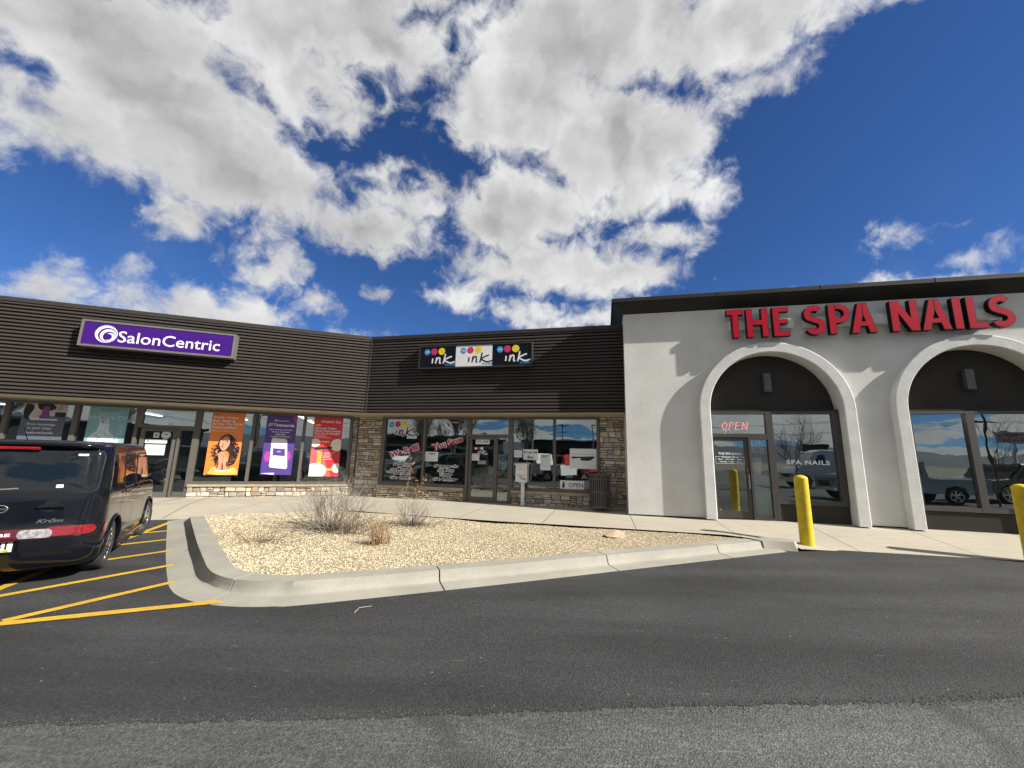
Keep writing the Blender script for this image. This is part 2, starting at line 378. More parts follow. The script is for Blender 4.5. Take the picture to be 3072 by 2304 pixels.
def concrete(name, c1, c2, joints=False, streak=True):
    m = bpy.data.materials.new(name); m.use_nodes = True; w = N(m.node_tree); b = w.n['Principled BSDF']
    tc = w.new('ShaderNodeTexCoord').outputs['Object']
    n1 = w.noise(tc, 1.1, 6, .62); n2 = w.noise(tc, 60, 4, .6); n3 = w.noise(tc, 7, 6, .7)
    c = w.mix(w.rng(n1.outputs[0], .3, .72), c1, c2)
    c = w.mix(1., c, w.mix(w.rng(n2.outputs[0], .3, .7), (.92, .92, .92), (1.07, 1.07, 1.07)), 'MULTIPLY')
    c = w.mix(w.rng(n3.outputs[0], .58, .74, 0, .45), c, tuple(x*.62 for x in c1))
    h = n2.outputs[0]
    if joints:
        sp = w.vec('DOT_PRODUCT', tc, (cos(AI), sin(AI), 0)); sv = w.vec('DOT_PRODUCT', tc, (-sin(AI), cos(AI), 0))
        br = w.new('ShaderNodeMapping'); w.set(br.inputs[0], tc); br.inputs['Rotation'].default_value = (0, 0, -AI-.25); br.inputs['Scale'].default_value = (1.2, 34, 1)
        nb = w.noise(br.outputs[0], 1., 3, .5)
        c = w.mix(1., c, w.mix(w.rng(nb.outputs[0], .35, .65), (.87, .862, .84), (1.05, 1.05, 1.05)), 'MULTIPLY')
        fr = w.math('FRACT', w.math('MULTIPLY_ADD', sp, .5, .19)); e = w.math('ABSOLUTE', w.math('SUBTRACT', fr, .5))
        ln = w.math('LESS_THAN', e, .0042)
        c = w.mix(ln, c, (.10, .09, .075)); h = w.math('ADD', h, w.math('MULTIPLY', ln, -3))
    w.set(b.inputs['Base Color'], c); b.inputs['Roughness'].default_value = .88; b.inputs['Specular IOR Level'].default_value = .3
    bn = w.new('ShaderNodeBump'); bn.inputs['Distance'].default_value = .0025
    w.set(bn.inputs['Height'], h); w.set(b.inputs['Normal'], bn.outputs[0]); return m
M['walk'] = concrete('sidewalk_concrete', (.385, .352, .285), (.335, .305, .245), True)
M['kerb'] = concrete('kerb_concrete', (.310, .296, .248), (.225, .214, .182))

def tri_sheet(name, poly, zf, step, m, kind='structure', zoff=0):
    bm = bmesh.new()
    vs = [bm.verts.new((x, y, 0)) for x, y in poly]
    ed = [bm.edges.new((vs[i], vs[(i+1) % len(vs)])) for i in range(len(vs))]
    bmesh.ops.triangle_fill(bm, edges=ed, use_beauty=True)
    xs = [p[0] for p in poly]; ys = [p[1] for p in poly]
    if step:
        for ax, lo, hi in ((0, min(xs), max(xs)), (1, min(ys), max(ys))):
            t = lo+step
            while t < hi:
                co = (t, 0, 0) if ax == 0 else (0, t, 0); no = (1, 0, 0) if ax == 0 else (0, 1, 0)
                bmesh.ops.bisect_plane(bm, geom=bm.verts[:]+bm.edges[:]+bm.faces[:], plane_co=co, plane_no=no, dist=1e-5); t += step
    for v in bm.verts: v.co.z = zf(v.co.x, v.co.y)+zoff
    bmesh.ops.recalc_face_normals(bm, faces=bm.faces)
    for f in bm.faces:
        if f.normal.z < 0: f.normal_flip()
    me = bpy.data.meshes.new(name); bm.to_mesh(me); bm.free(); me.materials.append(m)
    o = bpy.data.objects.new(name, me); SC.collection.objects.link(o); tag(o, kind=kind); return o
flat0 = lambda x, y: 0.
# old asphalt: one sheet to the horizon, the fresh overlay lies 2 cm above it with a ragged edge
g = MB(); g.face([(-3000, -3000, -.003), (3000, -3000, -.003), (3000, 3000, -.003), (-3000, 3000, -.003)]); g.build('ground', M['asph_old'])['kind'] = 'structure'
edge = []
x = -9.
while x < 9.01:
    base = 2.61 + (x+2.9)*.0822 if x > -2.9 else 2.60+(x+2.9)*.03
    edge.append((x, base+random.uniform(-.014, .014)+.012*sin(x*1.7)+.006*sin(x*11))); x += .022
ov = [(-60, 1.2)]+edge+[(60, 7.2), (60, 60), (-60, 60)]
tri_sheet('asphalt_overlay', ov, flat0, 0, M['asph'])
# loose aggregate ravelled along the seam
rc = MB(); 
for i in range(3200):
    x = random.uniform(-5, 6); b = 2.61+(x+2.9)*.0822; y = b+random.gauss(-.015, .04); z = -.003 if y < b else .002
    s_ = random.uniform(.0025, .0065); a = random.uniform(0, 6.3)
    P = [(x+s_*cos(a), y+s_*sin(a), z), (x+s_*cos(a+2.1), y+s_*sin(a+2.1), z), (x+s_*cos(a+4.2), y+s_*sin(a+4.2), z), (x, y, z+s_*1.2)]
    rc.mesh(P, [(0, 1, 3), (1, 2, 3), (2, 0, 3)])
rc.build('loose_grit', mat('grit', (.14, .138, .13), .9, 0, .6, 40, col2=(.035, .035, .036)))['kind'] = 'stuff'

# walkway: rises from the asphalt edge to the shop fronts
LP0, LPd = Vector((-7.75, 9.48)), Vector((cos(AS), sin(AS)))
RP0, RPd = Vector((6.25, 7.89)), Vector((.983, -.184)).normalized()
def zwalk(x, y):
    p = Vector((x, y)); dl = (p-LP0).dot(Vector((-LPd.y, LPd.x))); dr = (p-RP0).dot(Vector((-RPd.y, RPd.x)))
    u = x*cos(AI)+y*sin(AI); D = -x*sin(AI)+y*cos(AI)
    zl = min(.15, max(-.3, .09*dl)); zr = min(.15+.055*max(0, min(1, (u-.8)/4)), max(-.3, .088*dr))
    t = max(0, min(1, (x+6.6)/2.4)); t2 = max(0, min(1, (x-4.4)/1.8))
    return zl*(1-t)+(.15*t)*(1-t2)+zr*t2 if x < 4.4 else .15*(1-t2)+zr*t2
far = [(-7.02, 9.58), (-6.4, 9.86), (-5.71, 10.12), (-4.9, 10.38), (-4.3, 10.5), (-3.8, 10.46), (-3.2, 10.25), (-2.0, 9.86), (-.19, 9.36), (1.2, 9.07), (2.64, 8.74), (4.0, 8.42), (4.71, 8.24), (5.3, 8.09)]
wk = [(-24, 3.89), (-7.42, 9.6)]+far+[(5.42, 7.93), (5.36, 7.66), (6.25, 7.86), (9.06, 7.33), (26, 4.17), (26, 17), (-24, 17)]
tri_sheet('sidewalk', wk, zwalk, .35, M['walk'])
m_ = MB()
for P, Q in (((-7.95, 9.55), (-9.45, 13.3)), ((-9.3, 10.7), (-10.05, 13.1))):
    P = Vector(P); Q = Vector(Q); n_ = Vector((-(Q-P).y, (Q-P).x)).normalized()*.012
    for k in range(12):
        a, b = P.lerp(Q, k/12), P.lerp(Q, (k+1)/12); m_.face([(v.x, v.y, zwalk(v.x, v.y)+.004) for v in (a-n_, b-n_, b+n_, a+n_)])
tag(m_.build('sidewalk_joint', mat('joint_dirt', (.12, .10, .08), .95)), kind='structure')
# gutter and kerb swept along the island
path = [(-7.40, 9.50), (-6.9, 8.9), (-5.46, 7.19), (-4.85, 6.47), (-4.37, 5.92), (-4.02, 5.52), (-3.76, 5.23), (-3.47, 4.98), (-3.13, 4.81), (-2.76, 4.75), (-2.45, 4.78), (-2.14, 4.86), (-.07, 5.68), (2.33, 6.71), (4.66, 7.72), (5.02, 7.86)]
def resample(P, step):
    P = [Vector(p) for p in P]; Q = []
    for i in range(len(P)-1):      # Catmull-Rom
        p0 = P[max(0, i-1)]; p1 = P[i]; p2 = P[i+1]; p3 = P[min(len(P)-1, i+2)]
        n = max(2, int((p2-p1).length/step))
        for k in range(n):
            t = k/n; Q.append(.5*((2*p1)+(p2-p0)*t+(2*p0-5*p1+4*p2-p3)*t*t+(3*p1-p0-3*p2+p3)*t**3))
    return Q+[P[-1]]
KP = resample(path, .12)
def knorm(i):
    a = KP[max(0, i-1)]; b = KP[min(len(KP)-1, i+1)]; d = (b-a).normalized(); return Vector((-d.y, d.x))   # towards the island
arc = [0]
for i in range(1, len(KP)): arc.append(arc[-1]+(KP[i]-KP[i-1]).length)
def ktop(i):          # the kerb ramps down at both ends
    s0 = arc[i]; s1 = arc[-1]-arc[i]
    return max(.02, .15*min(1, s0/.75+.05), ) if s0 < .75 else .15*min(1, .30+s1/.55)
joints = [2.15, 6.35, 8.70, 11.3, 13.62]
prof_in = [(.31, -.05), (.31, 1.0), (.27, 1.005), (.095, 1.0), (.070, .965), (.055, .90), (.038, .5), (.018, .14), (.0, .04), (-.03, .0)]
kb = MB()
segs = []; cur = [0]
for i in range(1, len(KP)):
    cur.append(i)
    if any(arc[i-1] < j <= arc[i] for j in joints): segs.append(cur); cur = [i]
segs.append(cur)
for sg in segs:
    rows = []
    for k, i in enumerate(sg):
        n = knorm(i); zt = ktop(i); P = KP[i].copy()
        if k == 0 and i: P = P+(KP[min(i+1, len(KP)-1)]-P).normalized()*.009
        if k == len(sg)-1 and i < len(KP)-1: P = P-(KP[i+1]-P).normalized()*.009
        gw = .30 if arc[i] < 5 else .30-.06*min(1, (arc[i]-5)/6)
        row = [(P+n*o, (zt if f > .85 else .02+(zt-.02)*f) if f >= 0 else -.05) for o, f in prof_in]
        row += [(P-n*.06, .018), (P-n*(gw+.0), .003), (P-n*(gw+.0), -.05)]
        rows.append([(q.x, q.y, z+(.0015*sin(arc[i]*4+o_))) for o_, (q, z) in enumerate(row)])
    m_ = len(rows[0]); V = [p for r in rows for p in r]; F = []
    for r in range(len(rows)-1):
        for c in range(m_-1): F.append((r*m_+c, r*m_+c+1, (r+1)*m_+c+1, (r+1)*m_+c))
    kb.mesh(V, F, smooth=True); kb.mesh(rows[0], [tuple(range(m_))]); kb.mesh(rows[-1], [tuple(range(m_))[::-1]])
# right end block and edging along the far side of the bed
E_ = [(4.66, 8.02), (5.0, 8.16), (5.38, 8.07), (5.44, 7.90), (5.28, 7.72), (5.02, 7.80), (4.74, 7.78)]
kb.mesh([(x, y, .152) for x, y in E_]+[(x+(.03 if x > 5.1 else 0), y-(.05 if y < 7.95 else -.0), -.02) for x, y in E_], [tuple(range(7))[::-1]]+[(i, (i+1) % 7, (i+1) % 7+7, i+7) for i in range(7)])
ko = tag(kb.build('kerb', M['kerb'], fixn=True), kind='structure'); ko.data.set_sharp_from_angle(angle=radians(32))
# gravel bed
inner = []
for i in range(len(KP)):
    if i % 2 == 0 and .1 < arc[i] < arc[-1]-.35: q = KP[i]+knorm(i)*.305; inner.append((q.x, q.y))
bed = inner+[(5.0, 8.12)]+[(x, y-.004) for x, y in far[:-1][::-1]]
def zbed(x, y):
    return .118+.03*sin(x*.9+1)*sin(y*1.1)*.6+.012*sin(x*3.1)*cos(y*2.7)
mg = bpy.data.materials.new('gravel'); mg.use_nodes = True; w = N(mg.node_tree); b = w.n['Principled BSDF']
tc = w.new('ShaderNodeTexCoord').outputs['Object']; vo = w.new('ShaderNodeTexVoronoi'); w.set(vo.inputs['Vector'], tc); vo.inputs['Scale'].default_value = 60
sc_ = w.new('ShaderNodeSeparateColor'); w.l.new(vo.outputs['Color'], sc_.inputs[0])
c = w.mix(sc_.outputs[0], (.50, .425, .285), (.31, .25, .155)); c = w.mix(w.rng(vo.outputs['Distance'], .25, .62, 0, .75), c, (.13, .10, .065))
big = w.noise(tc, .8, 4, .6); c = w.mix(w.rng(big.outputs[0], .45, .75, 0, .3), c, (.34, .27, .18))
w.set(b.inputs['Base Color'], c); b.inputs['Roughness'].default_value = .9; b.inputs['Specular IOR Level'].default_value = .2
bn = w.new('ShaderNodeBump'); bn.inputs['Distance'].default_value = .012; w.set(bn.inputs['Height'], w.math('SUBTRACT', 1, vo.outputs['Distance'])); w.set(b.inputs['Normal'], bn.outputs[0])
tri_sheet('gravel_bed', bed, zbed, .4, mg)
def inside(x, y, P):
    c = False; j = len(P)-1
    for i in range(len(P)):
        if (P[i][1] > y) != (P[j][1] > y) and x < (P[j][0]-P[i][0])*(y-P[i][1])/(P[j][1]-P[i][1])+P[i][0]: c = not c
        j = i
    return c
pb = MB(); cnt = 0; rnd = random.Random(3)
while cnt < 52000:
    x = rnd.uniform(-7.2, 5.2); y = 4.8+5.8*rnd.random()**1.35
    if not inside(x, y, bed): continue
    cnt += 1; r = rnd.uniform(.005, .0125); z = zbed(x, y)+r*.15; a = rnd.uniform(0, 6.3); sx = rnd.uniform(.8, 1.5)
    k = rnd.random(); col = ((.57, .50, .35), (.50, .42, .27), (.66, .60, .46), (.34, .27, .17), (.55, .47, .31))[int(k*5)]
    f = rnd.uniform(.75, 1.15); col = tuple(min(.9, c_*f) for c_ in col)
    V = [(x+r*sx*cos(a), y+r*sx*sin(a), z), (x-r*sin(a), y+r*cos(a), z+r*.2), (x-r*sx*cos(a)*.9, y-r*sx*sin(a), z), (x+r*sin(a)*.8, y-r*cos(a), z-.1*r), (x+r*.2, y, z+r*.75)]
    pb.mesh(V, [(0, 1, 4), (1, 2, 4), (2, 3, 4), (3, 0, 4)], 0, col)
tag(pb.build('gravel_stones', mat('pebble', (.5, .4, .3), .9, 0, .1, 60, spec=.2, attr='Col')), kind='stuff')

# yellow hatching
ml = bpy.data.materials.new('yellow_line_paint'); ml.use_nodes = True; w = N(ml.node_tree); b = w.n['Principled BSDF']
tc = w.new('ShaderNodeTexCoord').outputs['Object']; n1 = w.noise(tc, 55, 5, .7); n2 = w.noise(tc, 3, 3, .5)
c = w.mix(w.rng(n2.outputs[0], .35, .65), (.54, .34, .022), (.46, .27, .02)); c = w.mix(w.rng(n1.outputs[0], .56, .68, 0, .85), c, (.09, .075, .045))
w.set(b.inputs['Base Color'], c); b.inputs['Roughness'].default_value = .75
yl = MB(); YK = [0]
def stripe(p, q, wd=.105):
    YK[0] += 1
    p = Vector(p); q = Vector(q); d = (q-p).normalized(); n = Vector((-d.y, d.x))*wd/2; L = (q-p).length; k = max(2, int(L/.08)); e1 = []; e2 = []
    for i in range(k+1):
        c_ = p+d*L*i/k; e1.append(c_+n*(1+random.uniform(-.05, .05))); e2.append(c_-n*(1+random.uniform(-.05, .05)))
    for i in range(k): yl.face([(v.x, v.y, .0035+.0006*YK[0]) for v in (e2[i], e2[i+1], e1[i+1], e1[i])])
stripe((-7.42, 9.12), (-6.76, 7.38)); stripe((-6.76, 7.38), (-5.5, 4.3))
for p, q in (((-6.66, 8.25), (-6.98, 7.93)), ((-6.03, 7.50), (-6.52, 6.90)), ((-5.32, 6.74), (-6.25, 5.35)), ((-4.64, 5.94), (-5.72, 4.1)), ((-4.04, 5.21), (-4.62, 3.99))): stripe(p, q)
stripe((-3.03, 4.60), (-5.2, 3.66), .115)
tag(yl.build('yellow_hatching', ml), kind='structure')

# ------------------------------------------------------------------ buildings. Facade coordinates: u along the front, D depth from the camera's side, z up
GZ = .15
DFI, DFS, DI, DS = 11.60, 13.89, 12.45, 15.02
UF_I = (DFI*cos(AS-AI)-DFS)/sin(AS-AI); UF_S = (DFI-DFS*cos(AS-AI))/sin(AS-AI)      # fascia corner in both frames
UW_I = (DI*cos(AS-AI)-DS)/sin(AS-AI);  UW_S = (DI-DS*cos(AS-AI))/sin(AS-AI)
class Fac:
    def __init__(s, label, a, u0, D0):
        s.a = a; s.o = (u0, D0, 0.); s.root = thing('shop_building', label, 'building', W(a, u0, D0), a)
    def part(s, name, mb, mats, parent=None, label=None, fixn=False):
        o = mb.build(name, mats, parent or s.root, s.o, fixn=fixn)
        if label: o['label'] = label
        return o
    def item(s, name, mb, mats, label, cat, u, D, z=0., group=None):       # a single-mesh thing on the facade
        o = mb.build(name, mats, None, (u, D, z), W(s.a, u, D, z), s.a); return tag(o, label, cat, group)
    def thing(s, name, label, cat, u, D, z=0., group=None):
        return thing(name, label, cat, W(s.a, u, D, z), s.a, group)

def corrugated(mb, u0, u1, Dfront, z0, z1, n, e0=0., e1=0., sl0=0., sl1=0.):
    """ribs: sloped face, dark slot; ends may be mitred (slope du per dD)"""
    p = (z1-z0)/n; P = []
    for k in range(n):
        z = z0+k*p
        P += [(Dfront+.07, z), (Dfront+.07, z+.032), (Dfront+.004, z+.036), (Dfront, z+.042), (Dfront+.010, z+p-.010), (Dfront+.016, z+p-.004)]
    P.append((Dfront+.07, z1))
    for i in range(len(P)-1):
        (d0, a), (d1, b) = P[i], P[i+1]
        mb.face([(u0+sl0*(d0-Dfront), d0, a), (u1+sl1*(d0-Dfront), d0, a), (u1+sl1*(d1-Dfront), d1, b), (u0+sl0*(d1-Dfront), d1, b)])
PAL = [(.50, .43, .33), (.42, .37, .30), (.56, .50, .41), (.37, .33, .28), (.43, .31, .18), (.60, .54, .45), (.30, .24, .19), (.47, .41, .33), (.50, .40, .27), (.45, .42, .37), (.52, .46, .38), (.34, .29, .23)]
def stones(mb, u0, u1, Df, z0, z1, rs, ax='u', back=None):
    """stacked ledge stone: rough blocks laid in broken courses. ax='u' faces the camera, ax='D' a return face at constant u"""
    r = random.Random(rs); z = z0; rows = []; wv = lambda u, z: z+.014*sin(3.1*u+rs)*sin(9*(z-z0)+1)*min(1, (z-z0)*8, (z1-z)*8)
    while z < z1-.03:
        h = r.choice((.065, .085, .10, .12, .14, .165)); h = min(h, z1-z)
        if z1-(z+h) < .04: h = z1-z
        rows.append((z, h)); z += h
    for z, h in rows:
        u = u0-r.uniform(0, .1); sk = 0.
        while u < u1-.004:
            wd = r.uniform(.12, .40) if h < .11 else r.uniform(.12, .30)
            a = max(u, u0); e = min(u+wd, u1)
            if u1-e < .05: e = u1
            u = e; sk0 = sk; sk = 0. if e >= u1 else r.uniform(-.02, .02)
            parts = [(a, e, z, z+h)]
            if h > .11 and r.random() < .35: parts = [(a, e, z, z+h*.48), (a, e, z+h*.48, z+h)]
            for (p, q, s_, t) in parts:
                g_ = .010; p += g_*r.random()+.002; q -= g_*r.random()+.002; s_ += g_*r.random()+.001; t -= g_*r.random()+.001
                if q-p < .02: continue
                d = r.uniform(0, .035); c = r.choice(PAL); f = r.uniform(.72, 1.18); c = tuple(x*f for x in c)
                j = lambda k=.011: r.uniform(-k, k)
                if ax == 'u':
                    fr = [(p+abs(j(.012)), Df-d+j(), s_+abs(j())), (q-abs(j(.012)), Df-d+j(), s_+abs(j())), (q-abs(j(.012)), Df-d+j(), t-abs(j())), (p+abs(j(.012)), Df-d+j(), t-abs(j()))]
                    bk = [(p, Df+.03, s_), (q, Df+.03, s_), (q, Df+.03, t), (p, Df+.03, t)]
                    mid = ((p+q)/2+j(.03), Df-d-r.uniform(0, .012), (s_+t)/2+j(.01))
                def skx(a_, c_): t_ = (c_-z)/h-.5; k_ = (a_-p)/max(.01, q-p); return a_+2*t_*(sk0*(1-k_)+sk*k_)
                V = [(skx(a_, c_), b_, wv(a_, c_)) for a_, b_, c_ in fr+bk+[mid]]
                mb.mesh(V, [(0, 1, 8), (1, 2, 8), (2, 3, 8), (3, 0, 8), (4, 5, 1, 0), (5, 6, 2, 1), (6, 7, 3, 2), (7, 4, 0, 3)], 0, c)
def frame_win(fac, name, u0, u1, z0, z1, D, fw=(.07, .07, .09, .06), dep=.11, label=None, glass=True, mat_='frame', parent=None, extra=()):
    """frame outer u0..u1,z0..z1 with widths left,right,bottom,top; pane recessed"""
    l, r, b, t = fw; m = MB()
    m.box(u0, u0+l, D-dep*.6, D+dep*.4, z0, z1); m.box(u1-r, u1, D-dep*.6, D+dep*.4, z0, z1)
    m.box(u0+l, u1-r, D-dep*.6+.002, D+dep*.4, z0, z0+b); m.box(u0+l, u1-r, D-dep*.6+.002, D+dep*.4, z1-t, z1)
    for e in extra: m.box(*e)
    o = fac.part(name, m, M[mat_], parent, label)
    if glass:
        p = MB(); p.face([(u0+l-.01, D, z0+b-.01), (u1-r+.01, D, z0+b-.01), (u1-r+.01, D, z1-t+.01), (u0+l-.01, D, z1-t+.01)])
        fac.part('pane', p, M['glass'], o)
    return o
def door(fac, u0, u1, z0, z1, D, hside, glassu, label=None, mat_='frame'):
    m = MB(); a, b = glassu
    m.box(u0, a, D-.03, D+.03, z0, z1); m.box(b, u1, D-.03, D+.03, z0, z1); m.box(a, b, D-.028, D+.03, z0, z0+.17); m.box(a, b, D-.028, D+.03, z1-.09, z1)
    o = fac.part('door', m, M[mat_], None, label)
    p = MB(); p.face([(a-.01, D+.005, z0+.16), (b+.01, D+.005, z0+.16), (b+.01, D+.005, z1-.08), (a-.01, D+.005, z1-.08)]); fac.part('pane', p, M['glass'], o)
    h = MB(); hu = u0+.05 if hside < 0 else u1-.05
    h.tube((hu, D-.085, .93), (hu, D-.085, 1.28), .013); h.tube((hu, D-.085, .95), (hu, D-.02, .95), .010); h.tube((hu, D-.085, 1.26), (hu, D-.02, 1.26), .010)
    h.lathe([(.0, -.012), (.022, -.012), (.024, 0)], (hu, D-.03, 1.40), 12, axis='y')
    fac.part('handle', h, M['steel'], o)
    h = MB(); h.box(a, b, D+.045, D+.075, 1.02, 1.06); fac.part('push_bar', h, M['steel'], o)
    return o
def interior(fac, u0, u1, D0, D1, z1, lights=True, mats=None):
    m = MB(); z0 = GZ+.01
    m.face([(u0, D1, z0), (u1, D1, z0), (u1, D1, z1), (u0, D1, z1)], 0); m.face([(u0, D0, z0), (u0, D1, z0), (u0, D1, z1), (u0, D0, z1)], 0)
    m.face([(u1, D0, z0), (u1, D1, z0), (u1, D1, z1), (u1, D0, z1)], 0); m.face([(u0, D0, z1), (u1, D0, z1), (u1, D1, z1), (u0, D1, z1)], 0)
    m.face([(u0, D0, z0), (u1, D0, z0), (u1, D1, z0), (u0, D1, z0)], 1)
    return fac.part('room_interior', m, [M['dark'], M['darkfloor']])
M['tube'] = mat('fluorescent_tube', (.9, .9, .9), .4, emit=(.95, 1, .97, 2.4))
M['fascia'] = mat('brown_ribbed_metal', (.049, .041, .037), .65, .0, .10, 1.2, .0006, 9, spec=.2)
M['coping'] = mat('brown_coping', (.045, .038, .034), .55, .0, .12, 1.5, spec=.2)
M['shelf'] = mat('shop_goods', (.16, .17, .18), .7, 0, .7, 6, col2=(.03, .035, .045))
M['counter'] = mat('blue_grey_counter', (.19, .25, .28), .6)

# ===== A: the left shop (frame S)
A = Fac('brown ribbed-metal shop building at the left with tall poster-filled windows over a low stone sill', AS, -6., DS)
mb = MB(); slS = math.tan((AS-AI)/2)
corrugated(mb, -17, UF_S, DFS, 2.895, 5.37, 25, sl1=slS)
A.part('ribbed_fascia', mb, M['fascia'])
mb = MB(); mb.prism([(-17, 5.372), (UF_S-.003, 5.372), (UF_S-.003, 5.49), (-17, 5.49)], DFS-.012, DFS+.10)
mb.box(-17, UF_S+.2, DFS+.102, DS+7, 5.30, 5.40); A.part('coping', mb, M['coping'])
mb = MB(); k_ = slS
V = [(-17, DFS+.046), (UF_S+k_*.046, DFS+.046), (UW_S, DS-.035), (-17, DS-.035)]
mb.face([(u, d, 2.897) for u, d in V][::-1]); mb.box(-17, UW_S-.0, DS-.034, DS+.1, 2.83, 2.90)
for uu in (-9.3, -6.0, -2.9): pass
A.part('soffit', mb, M['cream'])
for uu in (-11.2, -6.0, -1.6):
    mb = MB(); mb.lathe([(.085, -.004), (.10, -.006), (.10, .0)], (uu, 14.35, 2.893), 20); mb.lathe([(0, -.002), (.083, -.003)], (uu, 14.35, 2.893), 20, 1); A.part('recessed_light', mb, [M['steel'], M['lampglass']])
mb = MB(); stones(mb, -5.20, -.67, DS-.07, .05, .47, 11); mb.box(-5.2, -.68, DS-.045, DS+.12, .0, .468, 1, (.2, .2, .2)); A.part('stone_base', mb, [M['stone'], M['mortar']])
mb = MB(); stones(mb, -.68, UW_S-.03, DS-.01, .05, 2.83, 12); mb.box(-.68, UW_S, DS+.02, DS+.3, 0, 2.83, 1, (.2, .2, .2)); A.part('stone_pier', mb, [M['stone'], M['mortar']])
mb = MB()
for a_, b_ in ((-5.20, -4.42), (-4.415, -3.62), (-3.615, -2.86), (-2.855, -2.12), (-2.115, -1.38), (-1.375, -.69)):
    mb = MB(); mb.box(a_, b_, DS-.13, DS+.05, .47, .535); A.part('stone_sill', mb, M['sill'])
mb = MB(); mb.box(-9.6, -6.7, DS-.05, DS+.1, .0, .50); A.part('kick_wall', mb, M['frame'])
for (a_, b_, l, r) in ((-12.9, -11.2, .06, .06), (-11.2, -9.65, .05, .05), (-9.65, -8.16, .05, .06), (-8.16, -6.68, .06, .08), (-5.20, -3.69, .08, .04), (-3.69, -2.21, .04, .04), (-2.21, -.69, .04, .10)):
    frame_win(A, 'window', a_, b_, .536 if a_ > -6 else .50, 2.83, DS, (l, r, .085, .06))
frame_win(A, 'transom_window', -6.68, -5.20, 2.20, 2.83, DS, (.08, .08, .09, .07))
frame_win(A, 'sidelight', -5.66, -5.20, .13, 2.199, DS, (.05, .08, .07, .05))
door(A, -6.60, -5.665, .14, 2.19, DS+.01, -1, (-6.50, -5.80))
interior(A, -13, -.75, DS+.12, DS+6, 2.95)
mb = MB()
for uu in (-11.4, -8.2, -5.2, -2.6):
    for d_ in (1.2, 3.6): mb = MB(); mb.box(uu-.05, uu+.05, DS+d_, DS+d_+1.3, 2.86, 2.90); A.part('ceiling_light', mb, M['tube'])
mb = MB()
for uu in (-11.5, -8.6, -4.2, -2.0):
    mb = MB(); mb.box(uu-.52, uu-.5, DS+2.2, DS+2.55, .16, 1.6)
    for k in range(4): mb.box(uu-.5, uu+.5, DS+2.2, DS+2.55, .2+k*.4, .22+k*.4); [mb.box(uu-.48+j*.12, uu-.40+j*.12, DS+2.22, DS+2.3, .22+k*.4, .22+k*.4+random.uniform(.12, .28)) for j in range(8)]
    A.part('stock_shelf', mb, M['shelf'])
mb = MB(); mb.flat(fit('117', -5.95, -5.83, 2.31, 2.40, .02), DS-.004); A.part('house_number', mb, M['white'])

# ===== B: the middle shop (frame I)
B = Fac('dark ribbed-metal shop building in the middle with stacked stone piers and a glazed door', AI, -4., DI)
UR = .585
mb = MB(); corrugated(mb, UF_I, UR, DFI, 2.895, 5.37, 25, sl0=-slS); B.part('ribbed_fascia', mb, M['fascia'])
mb = MB(); mb.box(UF_I+.003, UR, DFI-.012, DFI+.10, 5.372, 5.49); mb.box(UF_I-.2, UR, DFI+.102, DI+8, 5.29, 5.395); mb.box(UF_I-.028, UF_I+.028, DFI-.022, DFI+.02, 2.89, 5.371)
B.part('coping', mb, M['coping'])
mb = MB(); mb.face([(UF_I-k_*.046, DFI+.046, 2.897), (UW_I, DI-.035, 2.897), (UR, DI-.035, 2.897), (UR, DFI+.046, 2.897)]); mb.box(UW_I, UR, DI-.034, DI+.1, 2.83, 2.90)
B.part('soffit', mb, M['cream'])
for uu in (-3.75, -6.6, -.9):
    mb = MB(); mb.lathe([(.085, -.004), (.10, -.006), (.10, .0)], (uu, 12.0, 2.893), 20); mb.lathe([(0, -.002), (.083, -.003)], (uu, 12.0, 2.893), 20, 1); B.part('recessed_light', mb, [M['steel'], M['lampglass']])
mb = MB(); stones(mb, UW_I+.03, -7.47, DI-.01, .05, 2.83, 21); mb.box(UW_I, -7.48, DI+.02, DI+.3, 0, 2.83, 1, (.2, .2, .2)); B.part('stone_pier', mb, [M['stone'], M['mortar']])
mb = MB(); stones(mb, -.14, .60, DI-.01, .05, 2.83, 22); mb.box(-.13, .60, DI+.02, DI+.3, 0, 2.83, 1, (.2, .2, .2)); B.part('stone_pier', mb, [M['stone'], M['mortar']])
for k, (a_, b_) in enumerate(((-7.47, -4.40), (-2.84, -.14))):
    mb = MB(); stones(mb, a_, b_, DI-.07, .05, .475, 23+k); mb.box(a_+.01, b_-.01, DI-.045, DI+.12, .0, .473, 1, (.2, .2, .2)); B.part('stone_base', mb, [M['stone'], M['mortar']])
mb = MB()
for a_, b_ in ((-7.47, -6.50), (-6.494, -5.72), (-5.714, -5.02), (-5.014, -4.40), (-2.84, -2.10), (-2.094, -1.35), (-1.344, -.63), (-.624, -.15)):
    mb = MB(); mb.box(a_, b_, DI-.13, DI+.05, .475, .565); B.part('stone_sill', mb, M['sill'])
WI = {}
for key, (a_, b_, l, r) in dict(a=(-7.47, -5.87, .14, .04), b=(-5.87, -4.30, .04, .08), c=(-2.92, -1.51, .09, .04), d=(-1.51, -.14, .04, .09)).items():
    WI[key] = frame_win(B, 'window', a_, b_, .566, 2.83, DI, (l, r, .09, .06))
WI['t'] = frame_win(B, 'transom_window', -4.30, -2.92, 2.21, 2.83, DI, (.07, .06, .07, .07))
frame_win(B, 'sidelight', -3.37, -2.92, .12, 2.209, DI, (.04, .06, .10, .05))
WI['door'] = door(B, -4.29, -3.375, .14, 2.20, DI+.01, -1, (-4.20, -3.46))
mb = MB(); mb.box(-4.40, -4.301, DI-.066, DI+.05, .1, .565); B.part('post', mb, M['frame'])
mb = MB(); mb.box(-2.919, -2.845, DI-.066, DI+.05, .1, .565); B.part('post', mb, M['frame'])
interior(B, -7.5, -.1, DI+.12, DI+6, 2.95)
